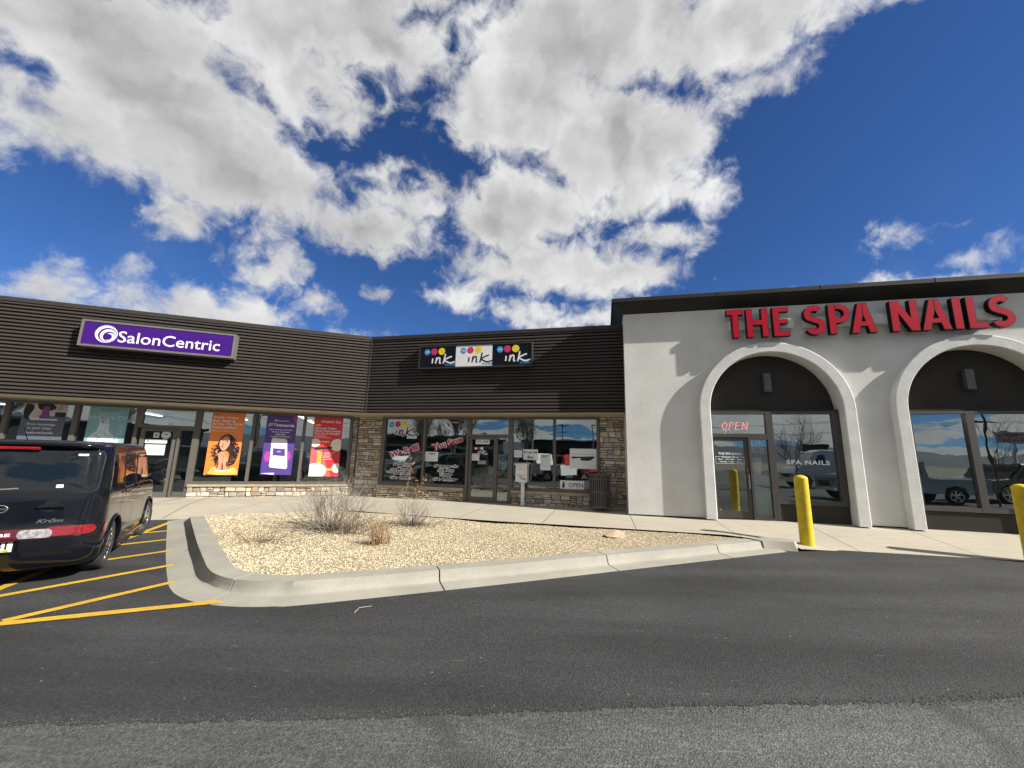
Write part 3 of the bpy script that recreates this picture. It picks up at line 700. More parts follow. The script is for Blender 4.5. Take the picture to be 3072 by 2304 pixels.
mb = MB(); mb.box(-4.9, -2.6, DI+1.6, DI+2.1, GZ, 1.15); o = B.part('sales_counter', mb, M['counter'])
mb = MB()
for uu, mi in ((-4.05, 0), (-3.75, 1), (-3.46, 2)): mb.disc(uu, DI+1.59, .95, .115, mi)
mb.stroke([(-3.95, .62), (-3.4, .60)], .05, DI+1.59, 3); B.part('counter_logo', mb, [M['cyan'], M['magenta'], M['yellow'], M['inkblk']], o)
mb = MB()
for uu in (-6.8, -5.6, -1.9, -.8):
    mb = MB(); mb.box(uu-.47, uu-.45, DI+2.6, DI+2.9, .16, 1.6)
    for k in range(3): mb.box(uu-.45, uu+.45, DI+2.6, DI+2.9, .3+k*.45, .32+k*.45); [mb.box(uu-.43+j*.14, uu-.33+j*.14, DI+2.62, DI+2.75, .32+k*.45, .32+k*.45+random.uniform(.1, .3)) for j in range(6)]
    B.part('stock_shelf', mb, M['shelf'])
# lettering on the glass
def lettering(fac, par, items, mats, name='window_lettering', D=None, label=None):
    m = MB()
    for it in items: it(m)
    return fac.part(name, m, mats, par, label)
def outl(m, s, box, bold, mi, mo, D, shear=0., rot=0., grow=.018, space=1.0):
    """outlined text: a fatter copy just behind the letters"""
    x0, x1, z0, z1 = box
    v, f, a, b, c, d = text2d(s, bold, shear, space)
    k = (z1-z0)/(d-c)
    m.flat(fit(s, x0-grow, x1+grow, z0-grow, z1+grow, bold+grow/k, shear, rot, space), D-.0015, mo)
    m.flat(fit(s, x0, x1, z0, z1, bold, shear, rot, space), D-.003, mi)
Dg = DI-.002
LW = [M['redtxt'], M['white'], M['inkblk'], M['cyan'], M['magenta'], M['yellow']]
mb = MB(); outl(mb, 'We Refill', (-7.13, -6.07, 1.59, 1.80), .035, 0, 1, Dg, rot=.30); B.part('window_lettering', mb, LW, WI['a'])
mb = MB(); outl(mb, 'You Save', (-5.62, -4.52, 1.86, 2.08), .035, 0, 1, Dg, rot=.30); B.part('window_lettering', mb, LW, WI['b'])
for par, rows in (('a', (('Save 50%', -6.97, -6.25, 1.17, 1.28), ('or More on', -7.06, -6.19, 1.04, 1.145), ('Ink-Jet', -6.95, -6.36, .90, 1.01), ('Cartridges', -7.06, -6.19, .74, .87))),
                  ('b', (('Save up to', -5.49, -4.65, 1.17, 1.29), ('50% on', -5.36, -4.79, 1.05, 1.155), ('Toner', -5.29, -4.84, .91, 1.015), ('Cartridges', -5.50, -4.65, .74, .87)))):
    mb = MB()
    for s_, a_, b_, c_, d_ in rows: outl(mb, s_, (a_, b_, c_, d_), .02, 2, 1, Dg, shear=.28, grow=.015)
    B.part('window_lettering', mb, LW, WI[par])
mb = MB(); mb.flat(fit('theinkstoreinc.com', -5.50, -4.72, 2.64, 2.70, .02), Dg-.003, 1); B.part('window_lettering', mb, LW, WI['b'])
mb = MB(); outl(mb, '118A', (-3.89, -3.72, 2.285, 2.345), .03, 2, 1, Dg, grow=.010); B.part('house_number', mb, LW, WI['t'])
def ink_logo(m, x, z, k, D, ink, mi=(3, 4, 5), white=1, ring=False, store=3, box=False):
    for i, (cx, cz, r) in enumerate(((.26, .485, .098), (.49, .495, .108), (.745, .495, .112))):
        if ring: m.disc(x+cx*k, D+.001, z+cz*k, (r+.016)*k, white)
        m.disc(x+cx*k, D-.0002-.00015*i, z+cz*k, r*k, mi[i])
    m.flat(fit('THE', x+.20*k, x+.325*k, z+.465*k, z+.51*k, .03), D-.0009, white)
    def st(pts, tp=None):
        P = resample([(x+a*k, z+b*k) for a, b in pts], .02*k); P = [(p.x, p.y) for p in P]
        if ring: m.stroke(P, .085*k, D-.0007, white)
        m.stroke(P, .046*k, D-.001-st.i*.0001, ink); st.i += 1
    st.i = 0
    st([(.455, .275), (.450, .20), (.440, .12)]); st([(.585, .30), (.572, .20), (.555, .11)]); st([(.565, .17), (.62, .275), (.685, .285), (.695, .20), (.690, .125), (.735, .115)])
    st([(.875, .41), (.845, .25), (.81, .10)]); st([(1.09, .325), (.97, .28), (.855, .215), (.93, .155), (1.05, .115), (1.20, .150)])
    if box: m.face([(x+.86*k, D-.0018, z+.01*k), (x+1.22*k, D-.0018, z+.01*k), (x+1.22*k, D-.0018, z+.10*k), (x+.86*k, D-.0018, z+.10*k)], white)
    m.flat(fit('STORE', x+.88*k, x+1.20*k, z+.025*k, z+.088*k, .03), D-.0022, store)
mb = MB(); ink_logo(mb, -7.40, 2.10, 1.0, Dg-.002, 2, ring=True, box=True); B.part('logo_decal', mb, LW, WI['a'])
mb = MB(); ink_logo(mb, -4.18, 1.62, .42, DI+.002, 1, mi=(1, 4, 1), ring=False, store=1); B.part('logo_decal', mb, LW, WI['door'])
# ===== C: the white arched building on the right (frame I)
Cb = Fac('white stucco building with round arches and a dark brown cornice at the right', AI, 4.17, 11.37)
DW, DSF, DG = 11.25, 11.06, 11.37
RI, RO, CZ, ZT = 1.485, 1.74, 2.90, 5.66
UC = (4.17, 8.44, 12.71); UL, URR = .59, 16.5
def zg(u, D): q = W(AI, u, D); return zwalk(q.x, q.y)
def arc_pts(c, r, n, a0=pi, a1=0): return [(c+r*cos(a0+(a1-a0)*i/n), CZ+r*sin(a0+(a1-a0)*i/n)) for i in range(n+1)]
mb = MB(); NA = 40
def wallslab(Df, Db):
    for (a_, b_) in ((UL, UC[0]-RI), (UC[0]+RI, UC[1]-RI), (UC[1]+RI, UC[2]-RI), (UC[2]+RI, URR)):
        mb.prism([(a_, zg(a_, Df)+.035), (b_, zg(b_, Df)+.035), (b_, CZ), (a_, CZ)], Df, Db)
    xs = [UL]; top = [(UL, ZT)]; lo = []
    poly = [(UL, CZ)]
    for c in UC: poly += arc_pts(c, RI, NA)
    poly += [(URR, CZ)]
    for i in range(len(poly)-1):     # strips up to the cornice
        (a_, za), (b_, zb) = poly[i], poly[i+1]
        mb.face([(a_, Df, za), (b_, Df, zb), (b_, Df, ZT), (a_, Df, ZT)])
        mb.face([(a_, Df, za), (a_, Db, za), (b_, Db, zb), (b_, Df, zb)])
wallslab(DW, DG+.15)
mb.box(UL, UL+.12, DW+.10, 20, .1, ZT); mb.box(UL+.12, URR, 19.9, 20, .1, ZT)
wall = Cb.part('stucco_wall', mb, M['stucco'])
for c in UC[:2]+UC[2:]:
    mb = MB(); O_ = arc_pts(c, RO, NA); I_ = arc_pts(c, RI-.002, NA)
    zb0, zb1 = zg(c-RO, DSF)+.03, zg(c+RO, DSF)+.03
    O_ = [(c-RO, zb0)]+O_+[(c+RO, zb1)]; I_ = [(c-RI+.002, zb0)]+I_+[(c+RI-.002, zb1)]
    r_ = .018
    def ring(P, s_): return P
    for i in range(len(O_)-1):
        a, b, p, q = O_[i], O_[i+1], I_[i], I_[i+1]
        def ins(o, t, k):   # point k of the way from outer to inner
            return (o[0]+(t[0]-o[0])*k, o[1]+(t[1]-o[1])*k)
        e = r_/(RO-RI)
        a1, b1, p1, q1 = ins(a, p, e), ins(b, q, e), ins(p, a, e), ins(q, b, e)
        mb.face([(a1[0], DSF, a1[1]), (p1[0], DSF, p1[1]), (q1[0], DSF, q1[1]), (b1[0], DSF, b1[1])], smooth=True)
        mb.face([(a[0], DSF+r_, a[1]), (a1[0], DSF, a1[1]), (b1[0], DSF, b1[1]), (b[0], DSF+r_, b[1])], smooth=True)
        mb.face([(p1[0], DSF, p1[1]), (p[0], DSF+r_, p[1]), (q[0], DSF+r_, q[1]), (q1[0], DSF, q1[1])], smooth=True)
        mb.face([(a[0], DW, a[1]), (a[0], DSF+r_, a[1]), (b[0], DSF+r_, b[1]), (b[0], DW, b[1])], smooth=True)
        mb.face([(p[0], DSF+r_, p[1]), (p[0], DG+.15, p[1]), (q[0], DG+.15, q[1]), (q[0], DSF+r_, q[1])], smooth=True)
    for (x0, x1, z0) in ((c-RO, c-RI, zb0), (c+RI, c+RO, zb1)): mb.face([(x0, DSF+r_, z0), (x1, DSF+r_, z0), (x1, DW, z0), (x0, DW, z0)])
    Cb.part('arch_surround', mb, M['trimst'])
# cornice: slanted face under a flat lip, mitred at the left corner
mb = MB(); OV = .32
pr = [(-.01, ZT), (OV-.035, 5.93), (OV, 5.93), (OV, 6.03), (OV-.02, 6.045), (-.25, 6.045), (-.25, ZT)]
L_, R_ = [], []
for o_, z in pr: L_.append((UL-o_, DW-o_, z)); R_.append((URR, DW-o_, z))
K_ = len(pr)
for i in range(K_):
    j = (i+1) % K_; mb.face([L_[i], R_[i], R_[j], L_[j]])
    mb.face([(UL-pr[i][0], DW-pr[i][0], pr[i][1]), (UL-pr[j][0], DW-pr[j][0], pr[j][1]), (UL-pr[j][0], 20, pr[j][1]), (UL-pr[i][0], 20, pr[i][1])])
mb.face([(UL+.24, DW+.24, 5.99), (URR, DW+.24, 5.99), (URR, 20, 5.99), (UL+.24, 20, 5.99)])
for k in range(6): mb.box(3.0+2.4*k, 3.012+2.4*k, DW-OV-.004, DW-OV+.03, 5.932, 6.052)
Cb.part('cornice', mb, M['cornice'], fixn=True)
for k, c in enumerate(UC):
    mb = MB(); P = arc_pts(c, RI+.03, 32); mb.face([(x_, DG+.135, z_) for x_, z_ in P]); mb.box(c-RI-.03, c+RI+.03, DG-.04, DG+.14, CZ-.025, CZ+.02)
    Cb.part('arch_infill', mb, M['tymp'])
def lower(c, segs, z0=.62):
    for (a_, b_) in segs:
        mb = MB(); mb.box(a_, b_, DG-.035, DG+.05, .0, z0); Cb.part('spandrel_panel', mb, M['tymp'])
FR = 'frame2'
c = UC[0]
frame_win(Cb, 'transom_window', c-RI-.02, 4.095, 2.215, 2.875, DG, (.07, .075, .09, .065), mat_=FR)
wsp = frame_win(Cb, 'window', 4.097, c+RI+.02, .60, 2.875, DG, (.075, .17, .09, .065), mat_=FR)
sdl = frame_win(Cb, 'sidelight', 3.58, 4.095, .19, 2.213, DG, (.05, .065, .07, .06), mat_=FR)
dsp = door(Cb, c-RI-.02, 3.575, .20, 2.21, DG+.01, 1, (2.78, 3.49), mat_=FR)
lower(c, ((4.097, c+RI+.02),))
mb = MB(); mb.box(4.097, 4.17, DG-.068, DG-.036, .15, .60); Cb.part('post', mb, M[FR])
c = UC[1]
frame_win(Cb, 'window', c-RI-.02, 8.25, .60, 2.875, DG, (.19, .07, .10, .06), mat_=FR)
frame_win(Cb, 'window', 8.252, c+RI+.02, .60, 2.875, DG, (.07, .17, .10, .06), mat_=FR); lower(c, ((c-RI-.02, c+RI+.02),))
c = UC[2]
frame_win(Cb, 'window', c-RI-.02, c+RI+.02, .60, 2.875, DG, (.17, .17, .10, .06), mat_=FR); lower(c, ((c-RI-.02, c+RI+.02),))
interior(Cb, 2.4, URR-.2, DG+.22, DG+6, 3.0)
M['fill_spot'] = mat('added_fill_glow', (.9, .9, .9), .4, emit=(1, .97, .9, 30.))
for uu in (3.3, 4.3, 7.6): mb = MB(); mb.lathe([(.001, 2.955), (.09, 2.955), (.09, 2.99)], (uu, DG+.75, 0), 16); Cb.part('ceiling_light', mb, M['fill_spot'])  # added emitters, put in to brighten the pedestal behind the glass
M['lampdark'] = mat('dark_lamp_metal', (.085, .085, .088), .5)
for uu in (4.165, 8.44, 12.71):
    mb = MB(); mb.box(uu-.083, uu+.083, DG-.02, DG+.09, 3.40, 3.88); mb.box(uu-.05, uu+.05, DG+.089, DG+.136, 3.5, 3.78); Cb.part('wall_lamp', mb, M['lampdark'])
LS = [M['white'], M['inkblk']]
mb = MB(); mb.flat(fit('SPA NAILS', 4.42, 5.36, 1.56, 1.67, .035, space=1.15), DG-.004); Cb.part('window_lettering', mb, LS, wsp)
mb = MB(); mb.flat(fit('THE SPA NAILS', 2.87, 3.41, 1.765, 1.825, .03), DG); mb.flat(fit('Business Hours', 2.95, 3.35, 1.69, 1.735, .03), DG); mb.flat(fit('Mon. - Sat. 9am - 8pm', 2.86, 3.42, 1.625, 1.672, .03), DG); mb.flat(fit('Sunday 11am - 6pm', 2.89, 3.40, 1.565, 1.612, .03), DG)
for a_, b_, c_, d_ in ((2.80, 3.47, 1.54, 1.548), (2.80, 2.93, 1.708, 1.716), (3.37, 3.47, 1.708, 1.716), (2.80, 2.808, 1.548, 1.708), (3.462, 3.47, 1.548, 1.708)): mb.face([(a_, DG, c_), (b_, DG, c_), (b_, DG, d_), (a_, DG, d_)])
Cb.part('window_lettering', mb, LS, dsp)
mb = MB(); outl(mb, '118', (3.05, 3.17, 2.318, 2.385), .03, 1, 0, DG, grow=.010); Cb.part('house_number', mb, LS)

# ------------------------------------------------------------------ signs
def cabinet(fac, label, u0, u1, z0, z1, Dfr, Dbk, fw, face_fn, fmats):
    uc = (u0+u1)/2; t = fac.thing('shop_sign', label, 'sign', uc, Dbk, z0)
    off = (uc, Dbk, z0); m = MB()
    m.box(u0, u1, Dfr, Dbk, z0, z0+fw); m.box(u0, u1, Dfr, Dbk, z1-fw, z1); m.box(u0, u0+fw, Dfr, Dbk, z0+fw, z1-fw); m.box(u1-fw, u1, Dfr, Dbk, z0+fw, z1-fw)
    m.box(u0+fw, u1-fw, Dfr+.04, Dbk, z0+fw, z1-fw); m.build('cabinet', M['steel'] if fac is A else M['coping'], t, off)
    face_fn(t, off); return t
def face_a(t, off):
    D = 13.628; m = MB(); m.box(-7.66, -4.19, D-.012, D, 4.335, 4.965); m.build('sign_face', M['purple'], t, off)
    m = MB(); y = D-.014; cx, cz = -7.155, 4.655
    for i, (r, w_) in enumerate(((.245, 0), (.205, 1), (.180, 0), (.142, 1), (.118, 0))):
        k = (.245-r); m.disc(cx+k*.72, y-.0007*i, cz-k*.62, r, w_, 40)
    m.disc(cx+.045, y-.0042, cz-.075, .088, 1, 32); m.build('swirl_logo', [M['white'], M['purple']], t, off)
    m = MB(); m.flat(fit('SalonCentric', -6.89, -4.50, 4.455, 4.775, .006), y-.002); m.build('lettering', M['white'], t, off)
cabinet(A, 'long purple sign with a white swirl and white lettering on brown ribbed metal', -7.72, -4.13, 4.275, 5.02, 13.60, DFS+.02, .055, face_a, None)
def face_b(t, off):
    D = 11.485
    for i, (a_, b_, mt, ik) in enumerate(((-5.755, -4.535, 'navy', 1), (-4.533, -3.335, 'white', 2), (-3.333, -2.115, 'navy', 1))):
        m = MB(); m.box(a_, b_, D-.012, D, 4.335, 5.005); m.build('sign_face', M[mt], t, off)
        m = MB(); ink_logo(m, a_-.02, 4.345, 1.02, D-.0125, ik, mi=(3, 4, 5)); m.build('logo', LW, t, off)
cabinet(B, 'small black and white sign with three ink logos of coloured dots on dark ribbed metal', -5.80, -2.07, 4.29, 5.05, 11.46, DFI+.02, .042, face_b, None)
# channel letters
t = Cb.thing('letter_sign', 'large red raised letters spelling the nail spa name on the white stucco wall', 'sign', 6.2, DW, 4.7)
off = (6.2, DW, 4.7)
m = MB(); m.box(3.30, 4.80, DW-.14, DW, 5.02, 5.27); m.box(5.02, 9.06, DW-.14, DW, 5.03, 5.28); m.build('raceway', M['stucco'], t, off)
Z0, Z1, TH = 4.765, 5.535, .135
def letter(name, polys, extra=None):
    m = MB()
    for P in polys:
        m.prism(P, 10.985, DW-.141, 1)
        n = len(P); cx = sum(p[0] for p in P)/n; cz = sum(p[1] for p in P)/n
        ar = sum(P[i][0]*P[(i+1) % n][1]-P[(i+1) % n][0]*P[i][1] for i in range(n)); Q = P if ar > 0 else P[::-1]; R = []
        for i in range(n):      # inset face
            a, b, c_ = Vector(Q[i-1]), Vector(Q[i]), Vector(Q[(i+1) % n]); d1 = (b-a).normalized(); d2 = (c_-b).normalized()
            n1 = Vector((-d1.y, d1.x)); n2 = Vector((-d2.y, d2.x)); k = n1+n2; q = b+k*(.010/max(.3, k.dot(n1))); R.append((q.x, q.y))
        m.face([(x, 10.9835, z) for x, z in R], 0)
    m.build('letter', [M['letred'], M['black']], t, off)
H = Z1-Z0
def T_(x0, x1): w_ = .15; c = (x0+x1)/2; return [[(x0, Z1), (x1, Z1), (x1, Z1-.15), (c+w_/2, Z1-.15), (c+w_/2, Z0), (c-w_/2, Z0), (c-w_/2, Z1-.15), (x0, Z1-.15)]]
def H_(x0, x1): w_ = .15; a, b = Z0+H*.42, Z0+H*.60; return [[(x0, Z0), (x0+w_, Z0), (x0+w_, a), (x1-w_, a), (x1-w_, Z0), (x1, Z0), (x1, Z1), (x1-w_, Z1), (x1-w_, b), (x0+w_, b), (x0+w_, Z1), (x0, Z1)]]
def E_l(x0, x1): w_ = .15; h = .13; a, b = Z0+H*.43, Z0+H*.59; return [[(x0, Z0), (x1, Z0), (x1, Z0+h), (x0+w_, Z0+h), (x0+w_, a), (x1-.03, a), (x1-.03, b), (x0+w_, b), (x0+w_, Z1-h), (x1, Z1-h), (x1, Z1), (x0, Z1)]]
def I_l(x0, x1): return [[(x0, Z0), (x1, Z0), (x1, Z1), (x0, Z1)]]
def L_l(x0, x1): w_ = .16; return [[(x0, Z0), (x1, Z0), (x1, Z0+.14), (x0+w_, Z0+.14), (x0+w_, Z1), (x0, Z1)]]
def N_l(x0, x1): w_ = .16; return [[(x0, Z0), (x0+w_, Z0), (x0+w_, Z0+H*.60), (x1-w_-.02, Z0), (x1, Z0), (x1, Z1), (x1-w_, Z1), (x1-w_, Z0+H*.42), (x0+w_+.02, Z1), (x0, Z1)]]
def A_l(x0, x1):
    c = (x0+x1)/2; w_ = .165; s_ = lambda z, sgn: c+sgn*((x1-x0)/2-(z-Z0)/H*((x1-x0)/2-.09))
    i_ = lambda z, sgn: s_(z, sgn)-sgn*w_
    za, zb, zt = Z0+.17, Z0+.29, Z0+.29+(i_(Z0+.29, 1)-c)/(((x1-x0)/2-.09)/H)
    return [[(x0, Z0), (x0+w_, Z0), (i_(za, -1), za), (i_(za, 1), za), (x1-w_, Z0), (x1, Z0), (c+.09, Z1), (c, Z1), (c, zt), (i_(zb, 1), zb), (i_(zb, -1), zb), (c-.0005, zt), (c-.0005, Z1), (c-.09, Z1)]]
def P_l(x0, x1):
    w_ = .155; zb = Z0+H*.36; r = (Z1-zb)/2; cx = x1-r; cz = Z1-r; P = [(x0, Z0), (x0+w_, Z0), (x0+w_, zb)]
    P += [(cx+r*sin(t), cz-r*cos(t)) for t in [pi*i/16 for i in range(17)]]; ri = r-.13
    P += [(x0, Z1), (x0, Z0+H*.7), (x0+w_, Z0+H*.7-.0003)][:1]
    # counter joined to the outline by a hairline slit
    P = [(x0, Z0), (x0+w_, Z0), (x0+w_, zb)]+[(cx+r*sin(pi*i/16), cz-r*cos(pi*i/16)) for i in range(17)]+[(x0+w_, Z1), (x0+w_, cz+ri)]
    P += [(cx+ri*sin(pi-pi*i/14), cz-ri*cos(pi-pi*i/14)) for i in range(15)]+[(x0+w_-.0, cz-ri), (x0+w_-.0006, cz+ri), (x0+w_-.0006, Z1), (x0, Z1)]
    return [P]
def S_l(x0, x1):
    w_ = .150; hw = w_/2; cx = (x0+x1)/2; rx = (x1-x0)/2-hw; rz = (H-w_)/4; zt = Z1-hw-rz; zb = Z0+hw+rz
    C = [(cx+rx*cos(t), zt+rz*sin(t)) for t in [radians(38+(218-0)*i/16) for i in range(17)]]
    C = [(a, b) for a, b in C]; C2 = [(cx+rx*cos(t), zb+rz*sin(t)) for t in [radians(76-228*i/20) for i in range(21)]]
    C = C[:-1] if False else C
    K = resample(C[:14]+[(cx+rx*.02, (zt+zb)/2)]+C2[3:], .03); K = [(p.x, p.y) for p in K]; L = []; R = []
    for i, (x, z) in enumerate(K):
        a = K[max(0, i-1)]; b = K[min(len(K)-1, i+1)]; dx, dz = b[0]-a[0], b[1]-a[1]; l = hypot(dx, dz)
        L.append((x-dz/l*hw, z+dx/l*hw)); R.append((x+dz/l*hw, z-dx/l*hw))
    return [L+R[::-1]]
for fn, x0, x1 in ((T_, 3.20, 3.61), (H_, 3.665, 4.17), (E_l, 4.28, 4.655), (S_l, 4.985, 5.445), (P_l, 5.525, 5.985), (A_l, 5.985, 6.535), (N_l, 6.83, 7.39), (A_l, 7.43, 8.015), (I_l, 8.07, 8.24), (L_l, 8.335, 8.70), (S_l, 8.755, 9.215)): letter('letter', fn(x0, x1))

# ------------------------------------------------------------------ posters and notices hung inside the glass
M['org1'] = mat('poster_orange', (.86, .22, .040), .45, 0, .08, 1.5, col2=(.90, .27, .055)); M['org2'] = mat('poster_amber', (.98, .52, .10), .45)
M['skin'] = mat('poster_skin', (.66, .33, .20), .5, 0, .2, 9); M['skin2'] = mat('poster_skin_shade', (.42, .17, .09), .5); M['hair'] = mat('poster_hair', (.016, .007, .006), .5, 0, .6, 40, col2=(.06, .025, .016))
M['lips'] = mat('poster_lips', (.45, .05, .04), .5)
M['viol'] = mat('poster_violet', (.075, .045, .27), .45, 0, .1, 1.5, col2=(.11, .045, .28)); M['glowred'] = mat('poster_magenta_glow', (.45, .06, .32), .45)
M['pred'] = mat('poster_red', (.80, .035, .06), .45, 0, .1, 1.2, col2=(.72, .03, .05)); M['pcream'] = mat('poster_cream', (.90, .82, .68), .5, 0, .12, 12); M['ppink'] = mat('poster_coral', (.92, .14, .14), .45); M['pyel'] = mat('poster_yellow', (.93, .72, .05), .45)
M['slate'] = mat('poster_slate', (.10, .12, .16), .5); M['teal'] = mat('poster_teal', (.22, .42, .47), .5, 0, .12, 1.4); M['ice'] = mat('poster_ice', (.62, .74, .78), .5, 0, .2, 7); M['plum'] = mat('poster_plum', (.22, .05, .24), .3); M['pgrey'] = mat('poster_warm_grey', (.60, .55, .52), .5, 0, .2, 5); M['silver'] = mat('poster_silver', (.72, .74, .76), .4)
PM = ['org1', 'org2', 'skin', 'skin2', 'hair', 'lips', 'white', 'viol', 'glowred', 'pred', 'pcream', 'ppink', 'pyel', 'slate', 'teal', 'ice', 'plum', 'pgrey', 'inkblk', 'silver', 'cyan', 'inkgrey', 'magenta', 'paper', 'yellow']
PMATS = [M[k] for k in PM]; X = {k: i for i, k in enumerate(PM)}
class Poster(MB):
    def __init__(s, u0, u1, z0, z1, D): super().__init__(); s.u0, s.u1, s.z0, s.z1, s.D = u0, u1, z0, z1, D; s.k = 0; s.w = u1-u0; s.h = z1-z0
    def P(s, x, z): x = min(1, max(0, x)); z = min(1, max(0, z)); return (s.u0+x*s.w, s.z0+z*s.h)
    def y(s): s.k += 1; return s.D-.00018*s.k
    def bg(s, key): s.box(s.u0, s.u1, s.D, s.D+.004, s.z0, s.z1, X[key])
    def poly(s, key, pts):
        y = s.y(); q = [s.P(*p) for p in pts]; s.face([(a, y, b) for a, b in q], X[key])
    def smooth(s, key, pts, st=.03):
        q = resample(list(pts)+[pts[0]], st); s.poly(key, [(p.x, p.y) for p in q[:-1]])
    def el(s, key, x, z, rx, rz, n=20):
        s.poly(key, [(x+rx*cos(2*pi*i/n), z+rz*sin(2*pi*i/n)) for i in range(n)])
    def tx(s, key, t, x0, x1, z0, z1, bold=.02, shear=0, rot=0):
        a, c = s.P(x0, z0); b, d = s.P(x1, z1); s.flat(fit(t, a, b, c, d, bold, shear, rot), s.y(), X[key])
    def rect(s, key, x0, x1, z0, z1): s.poly(key, [(x0, z0), (x1, z0), (x1, z1), (x0, z1)])
    def st(s, key, pts, w): s.stroke([s.P(*p) for p in pts], w, s.y(), X[key])
def poster(fac, p, label, name='poster', cat='poster', group=None): return fac.item(name, p, PMATS, label, cat, (p.u0+p.u1)/2, p.D+.005, p.z0, group)
DP = DS-.008
p = Poster(-4.86, -3.96, .81, 2.79, DP); p.bg('org1')
p.tx('slate', 'matrix', .04, .20, .950, .968, .05)
for i, (s_, e) in enumerate((('Defy Frizz', .74), ('For 96H &', .68), ('In Up To 97%', .90), ('Humidity!', .73))): p.tx('white', s_, .05, .05+e-.0, .885-.053*i, .925-.053*i+(0 if i else 0), .03)
p.tx('white', 'Mega Sleek Food For Frizz', .05, .88, .680, .695, .01); p.tx('white', 'Smooth + Protect', .05, .5, .703, .713)
rr = random.Random(5)
p.smooth('hair', [(.50, .645), (.37, .60), (.30, .52), (.24, .44), (.20, .36), (.20, .27), (.27, .20), (.36, .24), (.42, .33), (.52, .38), (.66, .34), (.66, .22), (.72, .16), (.84, .17), (.90, .24), (.93, .34), (.86, .46), (.78, .56), (.66, .63)])
for k in range(230):
    a = rr.uniform(-1.45, 1.0) if k % 3 else rr.uniform(2.5, 4.1); q = (.55+.39*cos(a)*rr.uniform(.6, 1.05), .37+.25*sin(a)*rr.uniform(.7, 1.05)); p.el('hair' if k % 4 else 'skin2', *q, rr.uniform(.012, .035), rr.uniform(.004, .012), 7)
p.smooth('skin', [(.46, .60), (.36, .54), (.35, .47), (.40, .41), (.50, .38), (.60, .43), (.65, .50), (.63, .58), (.55, .62)])
p.smooth('skin2', [(.46, .60), (.58, .61), (.64, .55), (.60, .58), (.5, .585)])
for ex, ez in ((.42, .535), (.555, .515)): p.el('skin2', ex, ez+.004, .050, .014); p.el('pcream', ex, ez, .030, .006); p.el('inkblk', ex+.012, ez+.001, .014, .007); p.st('hair', [(ex-.05, ez+.020), (ex, ez+.028), (ex+.055, ez+.018)], .012)
p.smooth('skin2', [(.455, .52), (.43, .478), (.455, .468), (.485, .475)]); p.el('lips', .44, .443, .032, .012)
p.smooth('skin', [(.30, .40), (.26, .36), (.36, .30), (.40, .16), (.36, .04), (.52, .04), (.50, .16), (.58, .26), (.56, .33), (.44, .37), (.34, .33)])
p.smooth('skin', [(.52, .33), (.60, .31), (.66, .24), (.62, .17), (.72, .04), (.58, .04), (.54, .16), (.50, .24)])
p.st('skin2', [(.50, .16), (.53, .24), (.50, .31)], .012); p.st('skin2', [(.36, .33), (.46, .30)], .008); p.st('skin2', [(.44, .34), (.54, .29)], .008)
p.smooth('org2', [(.10, .02), (.26, .13), (.40, .09), (.52, .05), (.70, .09), (.90, .12), (.97, .02), (.5, .005)])
p.poly('slate', [(.22, .062), (.30, .080), (.30, .062)]); p.tx('white', 'matrix', .32, .84, .052, .088, .03)
poster(A, p, 'orange poster of a woman with dark curls, hands under her chin')
p = Poster(-3.34, -2.45, .83, 2.77, DP); p.bg('viol')
p.smooth('glowred', [(.86, .99), (.99, .99), (.99, .86), (.90, .90)]); p.el('glowred', .16, .30, .10, .09); p.el('glowred', .83, .31, .09, .08)
p.el('white', .30, .905, .042, .019); p.el('viol', .31, .900, .024, .011); p.tx('silver', 'SalonCentric', .36, .74, .892, .915); p.tx('white', 'pro', .06, .34, .790, .860, .0, .35); p.tx('white', 'rewards', .345, .93, .805, .858, .035)
for i, s_ in enumerate(('Earn Points & Enjoy', 'Extra Savings', 'with Our', 'Loyalty Program!')): w_ = (.38, .28, .17, .33)[i]; p.tx('white', s_, .5-w_, .5+w_, .735-.038*i, .762-.038*i, .03)
ph = [(.24, .58), (.24, .16), (.28, .135), (.80, .105), (.84, .135), (.74, .56), (.70, .585), (.28, .605)]
p.poly('inkblk', [(.215, .585), (.245, .13), (.28, .105), (.82, .085), (.865, .12), (.765, .575), (.72, .605), (.25, .625)])
p.poly('silver', [(.23, .58), (.255, .14), (.29, .118), (.81, .095), (.85, .125), (.75, .57), (.71, .598), (.26, .615)]); p.poly('white', [(.27, .575), (.295, .16), (.79, .135), (.70, .565)])
p.poly('viol', [(.315, .44), (.325, .32), (.73, .31), (.705, .43)]); p.tx('white', '$5.00', .45, .58, .375, .395, .02); p.tx('viol', 'prorewards', .34, .66, .475, .50, .02)
for z_ in (.535, .28, .25, .20): p.st('inkgrey', [(.33, z_), (.62, z_-.006)], .008)
p.poly('silver', [(0, .025), (.45, .035), (.44, .0), (.0, 0)][:3]+[(.3, .005)])
poster(A, p, 'violet rewards poster showing a white phone, between the orange and red posters')
p = Poster(-1.93, -1.02, .79, 2.77, DP); p.bg('pred')
p.poly('ppink', [(.0, .45), (.35, .48), (.55, .20), (.75, 0), (0, 0)]); p.poly('org1', [(.06, .955), (.11, .93), (.16, .95), (.11, .915)]); p.tx('white', 'matrix', .24, .94, .905, .955, .02)
p.el('pyel', .14, .862, .10, .018); p.tx('pred', 'NEW', .09, .19, .855, .869, .03)
for i, (s_, e) in enumerate((('Enhance Color', .76), ('Glow From Inside', .90), ('Out For 8 Weeks!', .88))): p.tx('white', s_, .04, .04+e, .795-.045*i, .830-.045*i, .03)
for i in range(3): p.st('pcream', [(.04, .685-.018*i), (.42+.1*i, .685-.018*i)], .010)
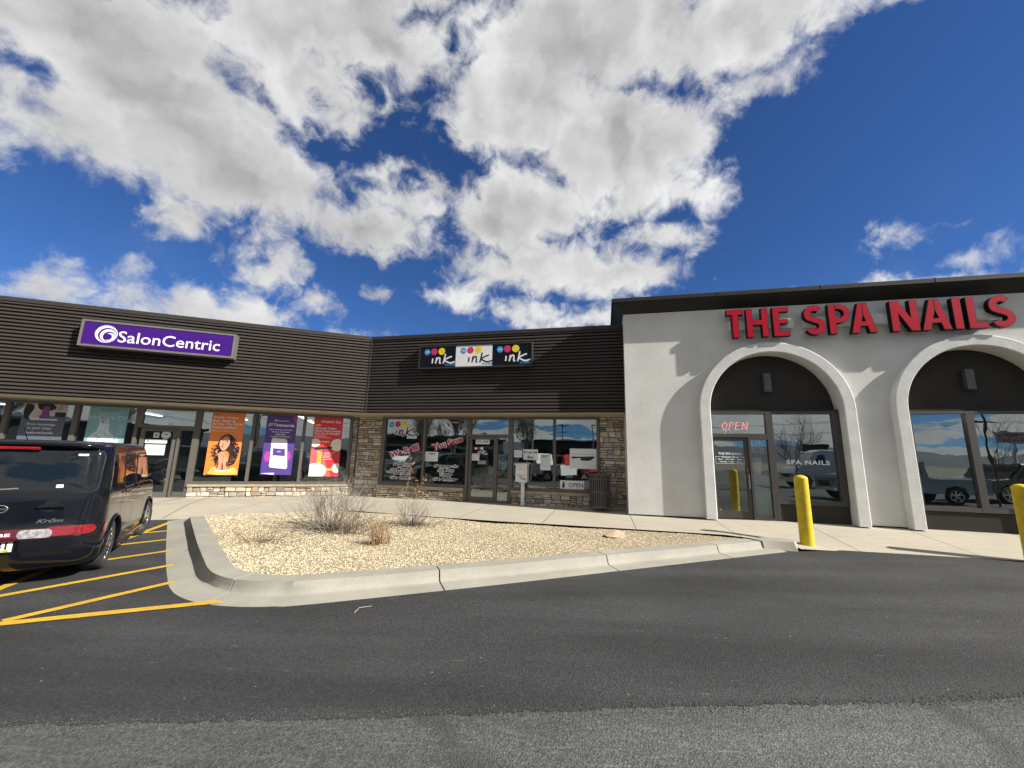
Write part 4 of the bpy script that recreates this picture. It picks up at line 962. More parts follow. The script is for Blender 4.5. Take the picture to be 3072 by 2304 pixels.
p.el('pcream', .86, .53, .22, .105); p.el('white', .80, .55, .07, .03); p.el('pcream', .12, .56, .17, .07); p.poly('inkblk', [(.10, .48), (.10, .44), (.66, .46), (.72, .49), (.62, .50)])
p.el('pcream', .20, .09, .38, .13); p.el('white', .1, .16, .12, .04); p.el('pcream', .92, .14, .16, .08)
p.poly('pyel', [(.22, .42), (.36, .40), (.36, .20), (.24, .20)]); p.tx('pred', 'FOOD', .24, .34, .24, .40, .02, rot=0)
for i in range(5): p.st('white', [(.44, .40-.022*i), (.80-.04*i, .405-.022*i)], .009)
p.el('pyel', .45, .58, .15, .014); p.el('pyel', .72, .115, .17, .014); p.st('pyel', [(.45, .28), (.72, .29)], .02)
poster(A, p, 'red and coral hair colour poster with cream dollops, beside the stone pier')
p = Poster(-9.34, -8.40, .95, 2.795, DP); p.bg('pgrey'); p.rect('slate', 0, 1, 0, .80)
p.rect('slate', 0, 1, .45, .735); p.smooth('inkblk', [(.05, .98), (.02, .86), (.06, .76), (.16, .74), (.24, .84), (.22, .96)]); p.smooth('inkblk', [(.30, .99), (.36, .90), (.6, .88), (.74, .93), (.6, 1.0)]); p.smooth('pgrey', [(.24, .90), (.32, .84), (.40, .76), (.26, .75), (.16, .77)])
p.smooth('plum', [(.42, .735), (.40, .79), (.44, .86), (.44, .93), (.52, .95), (.60, .93), (.60, .86), (.64, .79), (.62, .735)]); p.rect('silver', .20, .82, .735, .755)
p.st('inkblk', [(.72, .90), (.76, .98), (.79, .91), (.74, .88)], .012); p.st('inkblk', [(.84, .98), (.80, .90), (.86, .93), (.88, .99), (.86, .88), (.95, .95)], .012)
p.rect('inkblk', .74, .99, .79, .865); p.tx('white', 'From backstage', .16, .80, .645, .685, .005); p.tx('white', 'to your stage.', .18, .74, .585, .625, .005); p.tx('white', 'Bumble and bumble.', .16, .80, .525, .558, .02)
poster(A, p, 'dark poster with a purple bottle, behind the car at the far left')
p = Poster(-7.89, -6.97, .95, 2.795, DP); p.bg('teal'); p.tx('slate', 'COLOR WOW', .26, .74, .925, .948, .02); p.tx('white', 'Prepare to be', .22, .74, .865, .892, 0, .25); p.tx('ice', "WOW'D!", .02, .97, .775, .85, -.01, .25)
p.smooth('ice', [(.28, .82), (.33, .74), (.42, .72), (.50, .76), (.56, .70), (.56, .62), (.64, .56), (.80, .50), (.86, .40), (.70, .2), (.3, .2), (.08, .46), (.26, .60), (.30, .70)]); p.smooth('pgrey', [(.40, .76), (.46, .80), (.53, .77), (.50, .71), (.43, .71)])
for q in (((.25, .54), (.36, .50), (.30, .46)), ((.48, .57), (.54, .50), (.60, .55)), ((.66, .5), (.72, .54), (.76, .47))): p.st('inkblk', q, .012)
for k in range(7): p.tx('ice', 'WON', .80, .93, .68-.045*k, .71-.045*k, 0, .2)
poster(A, p, 'pale teal poster with a leaping figure, next to the dark poster')
# salon door notices
D_ = DS+.010
p = Poster(-6.47, -5.93, 1.74, 1.86, D_); p.bg('paper'); p.tx('inkgrey', 'SalonCentric', .24, .98, .30, .85, 0); p.el('teal', .12, .55, .07, .3); poster(A, p, 'white strip with the salon name on the dark glass door', 'door_sticker', 'sticker')
p = Poster(-6.45, -5.95, 1.39, 1.70, D_); p.bg('white')
for k in range(7): p.st('inkgrey', [(.08, .88-.12*k), (.40, .88-.12*k)], .014); p.st('inkgrey', [(.5, .88-.12*k), (.9, .88-.12*k)], .014)
poster(A, p, 'white opening hours sheet on the left shop door', 'door_sticker', 'sticker')
p = Poster(-6.10, -5.86, 1.88, 2.12, D_); p.el('pcream', .5, .5, .5, .5, 28); p.el('teal', .5, .5, .42, .42, 28); p.el('pcream', .5, .5, .34, .34, 28); p.el('teal', .5, .55, .22, .16); poster(A, p, 'round green and cream seal on the left shop door', 'door_sticker', 'sticker')
p = Poster(-6.29, -6.15, 1.91, 2.06, D_); p.bg('paper')
for k in range(4): p.st('inkgrey', [(.1, .8-.2*k), (.9, .8-.2*k)], .010)
p.rect('magenta', .2, .8, .35, .65); poster(A, p, 'small square sticker with red print on the left shop door', 'door_sticker', 'sticker')
# notices on the middle shop (outer face of the glass is DI, sheets hang just inside)
Dn = DI-.004
def sheet(u0, u1, z0, z1, label, fn, D=Dn, name='paper_notice', cat='notice'):
    p = Poster(u0, u1, z0, z1, D); p.bg('paper'); fn(p); poster(B, p, label, name, cat)
def lines(n, x0=.1, x1=.9, z=.85, dz=.12, w=.008, key='inkgrey'):
    return lambda p: [p.st(key, [(x0, z-dz*k), (x1-(.2*(k % 3)), z-dz*k)], w) for k in range(n)]
sheet(-2.495, -2.03, 1.50, 1.825, 'white drop-off box notice in bold black print', lambda p: (p.tx('inkblk', 'Drop-off', .05, .95, .56, .84, .03), p.tx('inkblk', 'Box', .30, .70, .14, .40, .03)))
sheet(-2.79, -2.53, 1.57, 1.79, 'small blank-looking sheet left of the drop-off notice', lines(5, .12, .9, .8, .13, .004))
sheet(-1.95, -1.63, 1.20, 1.68, 'tall white typed notice right of the drop-off notice', lambda p: (lines(3, .1, .95, .93, .07, .014, 'inkblk')(p), lines(8, .1, .95, .68, .07, .005)(p)))
sheet(-1.04, -.235, 1.275, 1.875, 'large white sheet with a black knife drawing in the right window', lambda p: (p.smooth('inkblk', [(.08, .60), (.42, .60), (.9, .62), (.86, .50), (.70, .40), (.40, .42), (.40, .53), (.08, .50)]), p.tx('inkgrey', '10% off Sharpening', .10, .88, .68, .76, 0)))
sheet(-5.83, -5.37, 1.375, 1.685, 'white sheet with a small knife picture under the slanted red words', lambda p: (p.smooth('inkblk', [(.2, .84), (.82, .84), (.74, .77), (.5, .72), (.3, .76)]), lines(5, .1, .9, .6, .11, .006)(p)))
sheet(-1.335, -.61, .665, .915, 'pale open sign standing at the foot of the right window', lambda p: (p.tx('inkblk', 'OPEN', .36, .95, .24, .72, .012), p.smooth('inkblk', [(.08, .15), (.18, .15), (.19, .5), (.15, .9), (.10, .6)]), p.poly('inkblk', [(.22, .75), (.26, .68), (.22, .64)]), p.poly('inkblk', [(.26, .55), (.31, .55), (.28, .47)])), name='open_sign', cat='sign')
DD = DI+.009
sheet(-4.08, -3.61, 1.965, 2.125, 'white strip with a phone number at the top of the glazed door', lambda p: p.tx('inkblk', '255-2000', .06, .94, .28, .74, .02), D=DD, name='door_sticker', cat='sticker')
sheet(-4.205, -3.945, 1.44, 1.66, 'small white sheet with a red heading on the glazed door', lambda p: (p.tx('magenta', 'HOURS', .1, .9, .80, .93, .02), lines(5, .1, .9, .68, .13, .005)(p)), D=DD, name='door_sticker', cat='sticker')
p = Poster(-4.01, -3.69, 1.33, 1.44, DD); p.bg('inkblk'); [p.st('white', [(.08, z_), (.92, z_)], .010) for z_ in (.75, .5, .25)]; p.st('white', [(.01, .97), (.99, .97)], .006); p.st('white', [(.01, .04), (.99, .04)], .006); poster(B, p, 'small black sticker with white lines on the glazed door', 'door_sticker', 'sticker')
p = Poster(-3.31, -3.03, 1.18, 1.66, DI+.006); p.bg('ice'); p.el('teal', .5, .68, .3, .18); p.el('ice', .5, .68, .2, .12); [p.st('teal', [(.2, z_), (.8, z_)], .02) for z_ in (.35, .25, .15)]; poster(B, p, 'pale green poster in the narrow pane beside the glazed door', 'paper_notice', 'notice')
# neon in the spa transom
t = Cb.thing('neon_sign', 'red outlined neon open sign in the pane above the spa door', 'sign', 3.33, DG+.12, 2.40)
nm = mat('neon_tube', (.8, .1, .12), .4, emit=(1., .20, .22, .5)); mb = MB()
def tubeline(P, r=.007):
    for i in range(len(P)-1): mb.tube((P[i][0], DG+.10, P[i][1]), (P[i+1][0], DG+.10, P[i+1][1]), r, None, 6, smooth=True)
sh = .18
def nl(x, pts): tubeline([(x+a*.11+sh*(b*.19), 2.42+b*.19) for a, b in pts])
for o_ in (0, .13):
    k_ = 1-o_*1.6; nl(3.02, [(.55+.55*k_*cos(2*pi*i/16), .5+.5*k_*sin(2*pi*i/16)) for i in range(17)])
    nl(3.19+o_*.12, [(0, o_), (0, 1-o_*.5), (.75*k_, 1-o_*.5), (1*k_, .8), (.75*k_, .5), (.0, .5)]); nl(3.34+o_*.12, [(1*k_, 0), (0, 0), (0, 1), (1*k_, 1)]); nl(3.34+o_*.12, [(0, .5+o_*.4), (.8, .5+o_*.4)]); nl(3.50+o_*.13, [(0, 0), (0, 1), (.95, 0), (.95, 1)])
mb.build('tubes', nm, t, (3.33, DG+.12, 2.40))
mb = MB()
for a_ in (3.05, 3.6): mb.tube((a_, DG+.11, 2.60), (a_, DG+.13, 2.86), .003, None, 5)
mb.build('hanger', M['steel'], t, (3.33, DG+.12, 2.40))
# pedestal with vase inside the spa sidelight
t = Cb.thing('pedestal', 'tall white panelled pedestal behind the narrow pane of the spa entrance', 'pedestal', 3.83, DG+.28, .16)
o_ = (3.83, DG+.28, .16); mb = MB(); mb.box(3.62, 4.04, DG+.07, DG+.5, .16, .92); mb.box(3.60, 4.06, DG+.055, DG+.52, .16, .28); mb.build('base', M['paper'], t, o_); mb = MB(); mb.box(3.61, 4.05, DG+.06, DG+.51, .935, 1.25); mb.build('top', M['paper'], t, o_)
t = Cb.thing('flower_vase', 'fluted white vase of pale flowers standing on the white pedestal', 'vase', 3.83, DG+.24, 1.25)
o_ = (3.83, DG+.24, 1.25); mb = MB(); mb.lathe([(.0, 0), (.07, 0), (.075, .05), (.11, .25), (.13, .42), (.10, .45), (.115, .47), (.10, .45)], (3.83, DG+.24, 1.25), 20); mb.build('vase', M['paper'], t, o_)
mb = MB(); r_ = random.Random(9)
for k in range(260):
    th = r_.uniform(0, 6.28); ph_ = r_.uniform(-.3, 1.5); R_2 = .17*r_.uniform(.55, 1); c = Vector((3.83+R_2*1.15*cos(th)*cos(ph_), DG+.25+R_2*sin(th)*cos(ph_), 1.90+.30*sin(ph_)*r_.uniform(.7, 1))); a = Vector((r_.gauss(0, 1), r_.gauss(0, 1), r_.gauss(0, 1))).normalized()*r_.uniform(.025, .05); b = a.orthogonal().normalized()*r_.uniform(.02, .035)
    mb.face([c-a, c-b, c+a, c+b])
mb.build('flowers', mat('pale_petals', (.62, .72, .66), .7, 0, .4, 20), t, o_)

# ------------------------------------------------------------------ street furniture
def bollard(x, y, z, label):
    t = thing('bollard', label, 'bollard', (x, y, z), 0, 'yellow bollards along the walkway')
    m = MB(); R = .118; pr = [(R+.004, -.03), (R+.001, .03), (R, .4), (R-.001, 1.24)]+[(R*cos(a), 1.25+.07*sin(a)) for a in [radians(k*11.25) for k in range(0, 8)]]+[(.001, 1.322)]
    m.lathe(pr, (0, 0, 0), 32); m.build('post', M['ypaint'], t); return t
b1 = bollard(5.80, 8.10, zwalk(5.80, 8.10), 'yellow bollard standing in front of the spa entrance window')
dup(b1, (9.13, 7.27, .0), .7, 'yellow bollard cut off by the right edge of the photo')
# drop box
t = thing('drop_box', 'white wooden drop box on a square post outside the glazed door', 'drop box', W(AI, -2.44, 12.2, .15), AI)
m = MB(); m.box(-.05, .05, -.05, .05, -.02, .70); m.box(-.11, .11, -.045, .045, .66, .70); m.build('post', M['whitewood'], t)
m = MB(); m.box(-.20, .15, -.17, .17, .70, .905); m.box(-.20, .15, -.17, .17, .912, 1.20); m.box(-.192, .142, -.163, .163, .90, .92, 1); m.build('box', [M['whitewood'], M['black']], t)
m = MB(); m.mesh([(-.25, -.21, 1.20), (.20, -.21, 1.20), (.20, .20, 1.235), (-.25, .20, 1.235), (-.25, -.21, 1.225), (.20, -.21, 1.225), (.20, .20, 1.26), (-.25, .20, 1.26)], [(0, 1, 2, 3), (4, 7, 6, 5), (0, 4, 5, 1), (1, 5, 6, 2), (2, 6, 7, 3), (3, 7, 4, 0)]); m.build('lid', M['whitewood'], t)
m = MB(); m.box(-.13, .07, -.176, -.171, 1.05, 1.06, 1); ink_logo(m, -.16, .74, .24, -.1725, 2); m.flat(fit('PLEASE PLACE', -.12, .07, 1.07, 1.085), -.177, 2); m.build('decal', LW, t)
# fallen stick
st_ = [(-1.542, 4.372, .006), (-1.542, 4.507, .006), (-1.431, 4.561, .006)]; m = MB()
for i in range(2): m.tube(st_[i], st_[i+1], .0028, .002, 5)
tag(m.build('stick', mat('bleached_stick', (.55, .50, .42), .8)), 'small pale bent stick lying on the asphalt below the kerb', 'stick')
# litter bin
M['binmetal'] = mat('bin_metal', (.085, .076, .065), .5)
t = thing('litter_bin', 'round brown slatted metal litter bin beside the stone pier', 'litter bin', W(AI, -.15, 11.88, .15), AI)
m = MB()
for k in range(30):
    a = 2*pi*k/30; c_, s_ = cos(a), sin(a); hw = .017
    def pt(r, z, o): return (r*c_-o*s_, r*s_+o*c_, z)
    P = [(.285, .12), (.29, .5), (.295, .88), (.335, 1.0)]
    for i in range(3):
        (r0, z0_), (r1, z1_) = P[i], P[i+1]
        m.mesh([pt(r0, z0_, -hw), pt(r0, z0_, hw), pt(r1, z1_, hw), pt(r1, z1_, -hw), pt(r0-.008, z0_, -hw), pt(r0-.008, z0_, hw), pt(r1-.008, z1_, hw), pt(r1-.008, z1_, -hw)], [(0, 1, 2, 3), (7, 6, 5, 4), (0, 3, 7, 4), (1, 5, 6, 2)])
m.build('slats', M['binmetal'], t)
m = MB()
for r, z0_, z1_ in ((.29, .10, .15), (.293, .50, .54), (.299, .86, .90), (.342, .985, 1.02)): m.lathe([(r+.006, z0_), (r+.006, z1_), (r-.012, z1_), (r-.012, z0_), (r+.006, z0_)], (0, 0, 0), 36)
m.build('hoops', M['binmetal'], t)
m = MB(); m.lathe([(.001, .11), (.25, .11), (.262, .95), (.255, .95), (.24, .14), (.001, .14)], (0, 0, 0), 30); m.build('liner', M['black'], t)
m = MB(); m.lathe([(.0, 0), (.10, 0), (.10, .012), (.045, .03), (.045, .09), (.15, .11), (.0, .11)], (0, 0, 0), 20); m.build('pedestal', M['steel'], t)
# rock
m = MB(); bm = bmesh.new(); bmesh.ops.create_icosphere(bm, subdivisions=3, radius=1)
rs = random.Random(4); dirs = [(Vector((rs.gauss(0, 1), rs.gauss(0, 1), rs.gauss(0, 1))).normalized(), rs.uniform(.55, .9)) for _ in range(14)]
for v in bm.verts:
    for d, k in dirs:
        e = v.co.dot(d)-k
        if e > 0: v.co -= d*e*.9
    v.co = Vector((v.co.x*.26, v.co.y*.16, v.co.z*.11+.02))
m.mesh([v.co[:] for v in bm.verts], [[l.index for l in f.verts] for f in bm.faces]); bm.free()
tag(m.build('rock', mat('pink_rock', (.55, .38, .27), .9, 0, .3, 12, .004, 30, col2=(.36, .25, .17)), None, loc=(2.02, 7.99, .13), rz=.3), 'single pinkish rock lying in the gravel bed', 'rock')
# ------------------------------------------------------------------ dry plants
def twig(m, p, d, L, r, depth, rg, mi=0, curl=.18, split=(2, 3), up=.05):
    segs = max(2, int(L/.09)); q = Vector(p)
    for i in range(segs):
        d = (d+Vector((rg.gauss(0, curl), rg.gauss(0, curl), rg.gauss(0, curl)*.6+up))).normalized(); n = q+d*L/segs; r2 = r*(1-.5*(i+1)/segs)
        m.tube(q, n, r*(1-.5*i/segs), r2, 4, mi, False); q = n
        if depth and i >= segs*.3 and rg.random() < .75:
            a = (d+Vector((rg.gauss(0, .5), rg.gauss(0, .5), rg.gauss(0, .3)+.1))).normalized(); twig(m, q, a, L*rg.uniform(.35, .6), r2*.7, depth-1, rg, mi, curl, split, up)
    return q
def shrub(x, y, label, n, H_, spread, r, seed, cols, depth=2, thatch=200, name='dry_shrub', leaves=0):
    rg = random.Random(seed); z = zbed(x, y); m = MB()
    for k in range(n):
        a = rg.uniform(0, 6.28); t_ = abs(rg.gauss(0, spread)); t_ = min(t_, 1.35); d = Vector((cos(a)*sin(t_), sin(a)*sin(t_), cos(t_))); b = Vector((cos(a), sin(a), 0))*rg.uniform(0, .18*spread*2)
        twig(m, b+Vector((0, 0, -.01)), d, H_*rg.uniform(.6, 1.05), r, depth, rg, 0 if rg.random() < .7 else 1)
    for k in range(thatch):
        a = rg.uniform(0, 6.28); q = Vector((cos(a), sin(a)*.7, 0))*abs(rg.gauss(0, .38))*spread*1.6; q.z = rg.uniform(.005, .05); e = Vector((rg.gauss(0, 1), rg.gauss(0, 1), rg.gauss(0, .3))).normalized()*rg.uniform(.05, .16)
        m.tube(q, q+e, .003, .002, 3, 1, False)
    for k in range(leaves):
        pass
    return tag(m.build(name, cols, None, loc=(x, y, z)), label, 'shrub')
TW = mat('silver_twig', (.40, .365, .335), .85, 0, .4, 8, col2=(.25, .21, .18)); TW2 = mat('brown_twig', (.16, .115, .075), .85, 0, .4, 8); TW3 = mat('straw_stem', (.48, .36, .20), .85, 0, .4, 8, col2=(.28, .17, .08)); TW4 = mat('rust_stem', (.25, .12, .055), .85, 0, .4, 8); LF = mat('dead_leaf', (.30, .19, .12), .8, 0, .5, 20)
shrub(-3.52, 8.28, 'large grey leafless shrub spreading wide in the gravel', 110, .84, .92, .0055, 1, [TW, TW2], 2, 900)
shrub(-2.05, 8.75, 'smaller dense grey leafless shrub behind the tall stalk', 85, .50, .62, .0045, 2, [TW, TW2], 2, 380)
shrub(-4.02, 6.95, 'flat patch of brown dead stems near the left kerb', 26, .30, 1.0, .004, 3, [TW4, TW2], 1, 160)
def stubble(x, y, label, n, h, sp, seed, cols, lean=.18, rr_=.0045):
    rg = random.Random(seed); m = MB()
    for k in range(n):
        q = Vector((rg.gauss(0, sp), rg.gauss(0, sp*.7), -.01)); d = Vector((rg.gauss(0, lean), rg.gauss(0, lean), 1)).normalized(); twig(m, q, d, h*rg.uniform(.45, 1.1), rr_, 1 if rg.random() < .3 else 0, rg, rg.randint(0, len(cols)-1), .08)
    return tag(m.build('dead_weeds', cols, None, loc=(x, y, zbed(x, y))), label, 'weeds')
stubble(-2.18, 7.02, 'rust-brown clump of cut stems at the front of the bed', 75, .36, .11, 5, [TW4, TW3], rr_=.005)
stubble(-2.98, 7.75, 'thin straw-coloured upright stalks between the two shrubs', 26, .62, .13, 6, [TW3, TW2], .12)
stubble(-2.72, 8.1, 'low dry grey tuft right of the large shrub', 60, .30, .28, 8, [TW2, TW3], .5)
rg = random.Random(12); m = MB(); q = Vector((0, 0, 0)); d = Vector((.02, .02, 1)).normalized(); tips = []
for s_, L_2 in ((0, 1.30), (1, 1.08)):
    q = Vector((rg.gauss(0, .03), rg.gauss(0, .03), -.01)); d = Vector((rg.gauss(.06, .05), rg.gauss(0, .05), 1)).normalized()
    for i in range(12):
        d = (d+Vector((rg.gauss(.008, .05), rg.gauss(0, .05), .02))).normalized(); n_ = q+d*L_2/12; m.tube(q, n_, .0055*(1-.05*i), .0055*(1-.05*(i+1)), 5, 0, False)
        if i > 3: tips.append(twig(m, n_, (d+Vector((rg.gauss(0, .55), rg.gauss(0, .5), .1))).normalized(), rg.uniform(.10, .24), .003, 1, rg, 0))
        if i > 5: tips.append(n_)
        q = n_
mats_t = [TW3, LF]
for tq in tips*7:
    if tq.z < .72: continue
    c_ = tq+Vector((rg.gauss(0, .03), rg.gauss(0, .03), rg.gauss(0, .03))); a = Vector((rg.gauss(0, 1), rg.gauss(0, 1), rg.gauss(0, 1))).normalized()*rg.uniform(.018, .04); b = a.cross(Vector((rg.random(), rg.random(), 1))).normalized()*rg.uniform(.008, .016)
    m.face([c_-a, c_-b+a*.2, c_+a, c_+b], 1)
tag(m.build('dry_stalk', mats_t, None, loc=(-1.90, 7.35, .12)), 'tall dry stalk with withered leaves in front of the middle shop', 'plant')

# ------------------------------------------------------------------ the black boxy car (x forward from the rear axle, y left)
M['cpaint'] = mat('black_car_paint', (.005, .006, .010), .12, 0, .1, 1, spec=.22, coat=.35)
M['cglass'] = mat('dark_car_glass', (.006, .009, .010), .03, 0, .1, 1, spec=.5)
M['cplastic'] = mat('grey_black_plastic', (.022, .023, .025), .5, 0, .1, 6)
M['rubber'] = mat('tyre_rubber', (.028, .028, .029), .85, 0, .2, 12, .001, 90)
M['chrome'] = mat('chrome', (.82, .83, .85), .10, 1., .05, 5)
M['alloy'] = mat('dark_chrome_alloy', (.62, .63, .65), .16, 1., .1, 5)
M['tred'] = mat('red_lamp_lens', (.20, .003, .006), .08, 0, .2, 30, coat=.8, spec=.6)
M['tdred'] = mat('dark_red_lens', (.09, .003, .008), .10, 0, .1, 30, coat=.8)
M['tclear'] = mat('clear_lamp_lens', (.36, .35, .35), .15, .3, .6, 26, .004, 34, coat=.8)
KX = [.17, .20, .26, .40, .55, .72, .88, .99, 1.06, 1.20, 1.38, 1.52, 1.60, 1.645, 1.665]
def curve(vals):
    def f(z):
        if z <= KX[0]: return vals[0]
        for i in range(len(KX)-1):
            if z <= KX[i+1]:
                t = (z-KX[i])/(KX[i+1]-KX[i]); return vals[i]+(vals[i+1]-vals[i])*t
        return vals[-1]
    return f
xr_ = curve([-.56, -.64, -.700, -.745, -.745, -.725, -.715, -.708, -.700, -.680, -.650, -.620, -.585, -.50, -.30])
wd_ = curve([.70, .78, .825, .847, .848, .846, .842, .838, .832, .822, .808, .792, .775, .72, .55])
xf_ = curve([3.0, 3.10, 3.16, 3.20, 3.20, 3.17, 3.10, 2.96, 2.42, 2.30, 2.16, 2.02, 1.90, 1.72, 1.4])
rr_ = curve([.20, .24, .27, .28, .27, .25, .23, .21, .19, .18, .17, .165, .17, .20, .25])
rf_ = curve([.3, .40, .45, .48, .48, .46, .42, .40, .36, .34, .32, .30, .30, .30, .3])
def contour(t, z, off=0.):
    """t 0-1 rear edge (left to right), 1-2 rear right corner, 2-3 right side forward, 3-4 corner, 4-5 front, 5-6, 6-7 left side, 7-8"""
    xr, w_, xf, r, q = xr_(z), wd_(z), xf_(z), rr_(z), rf_(z); t %= 8; bow = lambda s: .022*(1-(2*s-1)**2)
    if t < 1: y = (w_-r)*(1-2*t); return Vector((xr-bow(t)-off, y, z)), Vector((-1, 0, 0))
    if t < 2: a = (t-1)*pi/2; n = Vector((-cos(a), -sin(a), 0)); return Vector((xr+r, -w_+r, z))+n*(r+off), n
    if t < 3: s = t-2; return Vector((xr+r+(xf-q-xr-r)*s, -w_-off, z)), Vector((0, -1, 0))
    if t < 4: a = (t-3)*pi/2; n = Vector((sin(a), -cos(a), 0)); return Vector((xf-q, -w_+q, z))+n*(q+off), n
    if t < 5: s = t-4; return Vector((xf+bow(s)+off, (-w_+q)*(1-2*s), z)), Vector((1, 0, 0))
    if t < 6: a = (t-5)*pi/2; n = Vector((cos(a), sin(a), 0)); return Vector((xf-q, w_-q, z))+n*(q+off), n
    if t < 7: s = t-6; return Vector((xf-q+(xr+r-xf+q)*s, w_+off, z)), Vector((0, 1, 0))
    a = (t-7)*pi/2; n = Vector((-sin(a), cos(a), 0)); return Vector((xr+r, w_-r, z))+n*(r+off), n
def rearpt(y, z, off):
    w_, r, xr = wd_(z), rr_(z), xr_(z)
    if abs(y) <= w_-r: t = (1-y/(w_-r))/2; return contour(t, z, off)[0]
    s = min(1, (abs(y)-(w_-r))/r); a = math.asin(s); t = 1+a/(pi/2)
    return contour(t, z, off)[0] if y < 0 else contour(8-a/(pi/2), z, off)[0]
def body_mesh():
    m = MB(); zs = []
    for i in range(len(KX)-1):
        n = 3 if KX[i+1]-KX[i] > .1 else 2
        zs += [KX[i]+(KX[i+1]-KX[i])*k/n for k in range(n)]
    zs.append(KX[-1]); ts = [k/10 for k in range(10)]+[1+k/10 for k in range(10)]+[2+k/24 for k in range(24)]+[3+k/10 for k in range(10)]+[4+k/8 for k in range(8)]+[5+k/10 for k in range(10)]+[6+k/24 for k in range(24)]+[7+k/10 for k in range(10)]
    V = []; 
    sm = lambda f, z: f
    for z in zs:
        for t in ts: V.append(contour(t, z)[0])
    n = len(ts); F = [(k*n+i, k*n+(i+1) % n, (k+1)*n+(i+1) % n, (k+1)*n+i) for k in range(len(zs)-1) for i in range(n)]
    V.append(Vector((1.0, 0, zs[0]))); V.append(Vector((.6, 0, 1.678))); a, b = len(V)-2, len(V)-1; k = (len(zs)-1)*n
    F += [((i+1) % n, i, a) for i in range(n)]+[(k+i, k+(i+1) % n, b) for i in range(n)]
    m.mesh(V, F, smooth=True); return m
def cut(ob, cutters):
    for c in cutters:
        md = ob.modifiers.new('b', 'BOOLEAN'); md.operation = 'DIFFERENCE'; md.object = c; md.solver = 'EXACT'
    dg = bpy.context.evaluated_depsgraph_get(); dg.update(); me = bpy.data.meshes.new_from_object(ob.evaluated_get(dg)); ob.modifiers.clear(); old = ob.data; ob.data = me; me.name = ob.name
    for c in cutters: bpy.data.objects.remove(c)
def rings(fn, cx, cz, hx, hz, cr, n=5, expo=None):
    """rounded rectangle in parameter space as concentric rings, mapped by fn(a,b)"""
    out = []
    def rr(hx, hz, c):
        P = []
        for qx, qz, a0 in ((1, 1, 0), (-1, 1, 90), (-1, -1, 180), (1, -1, 270)):
            for i in range(7):
                a = radians(a0+15*i); P.append((qx*(hx-c)+c*cos(a), qz*(hz-c)+c*sin(a)))
            # extra points along the straight
        Q = []
        for i in range(len(P)):
            a, b = P[i], P[(i+1) % len(P)]; Q.append(a)
            if hypot(b[0]-a[0], b[1]-a[1]) > min(hx, hz)*.35:
                for k in range(1, 6): Q.append((a[0]+(b[0]-a[0])*k/6, a[1]+(b[1]-a[1])*k/6))
        return Q
    base = rr(hx, hz, cr); V = []; F = []
    for k in range(n, 0, -1): V += [fn(cx+a*k/n, cz+b*k/n) for a, b in base]
    L = len(base); V.append(fn(cx, cz))
    for k in range(n-1):
        for i in range(L): F.append((k*L+i, k*L+(i+1) % L, (k+1)*L+(i+1) % L, (k+1)*L+i))
    for i in range(L): F.append(((n-1)*L+i, (n-1)*L+(i+1) % L, n*L))
    return V, F
HD = radians(124)
_l = Vector((-sin(HD), cos(HD), 0)); CO = Vector((-5.457, 5.708, 0))+_l*.80
car = thing('parked_car', 'glossy black boxy hatchback parked at the left edge beside the yellow hatching', 'car', CO, HD)
bodyo = body_mesh().build('body', M['cpaint'], car, fixn=True)
cuts = []
for x in (0, 2.53):
    for sy in (-1, 1):
        m = MB(); m.tube((x, sy*.50, .315), (x, sy*1.1, .315), .355, None, 36, caps=True); o = m.build('cut', M['cplastic'], None, fixn=True); o.matrix_world = Matrix.Translation(CO) @ Matrix.Rotation(HD, 4, 'Z'); cuts.append(o)
# recess behind the number plate and the tailgate handle
m = MB(); m.box(-.9, -.700, -.21, .21, .40, .60); o = m.build('cut', M['cplastic'], None, fixn=True); o.matrix_world = Matrix.Translation(CO) @ Matrix.Rotation(HD, 4, 'Z'); cuts.append(o)
cut(bodyo, cuts)
for p_ in bodyo.data.polygons: p_.use_smooth = True
bodyo.data.set_sharp_from_angle(angle=radians(34)) if hasattr(bodyo.data, 'set_sharp_from_angle') else None
def patch(name, fn, cx, cz, hx, hz, cr, mt, parent=car, n=5, label=None):
    m = MB(); V, F = rings(fn, cx, cz, hx, hz, cr, n); m.mesh(V, F, smooth=True); o = m.build(name, mt, parent)
    if label: o['label'] = label
    return o
R_ = lambda off: (lambda a, z: rearpt(-a, z, off))        # a grows to the right of the picture
SD = lambda off: (lambda x, z: Vector((x, -wd_(z)-off, z)))
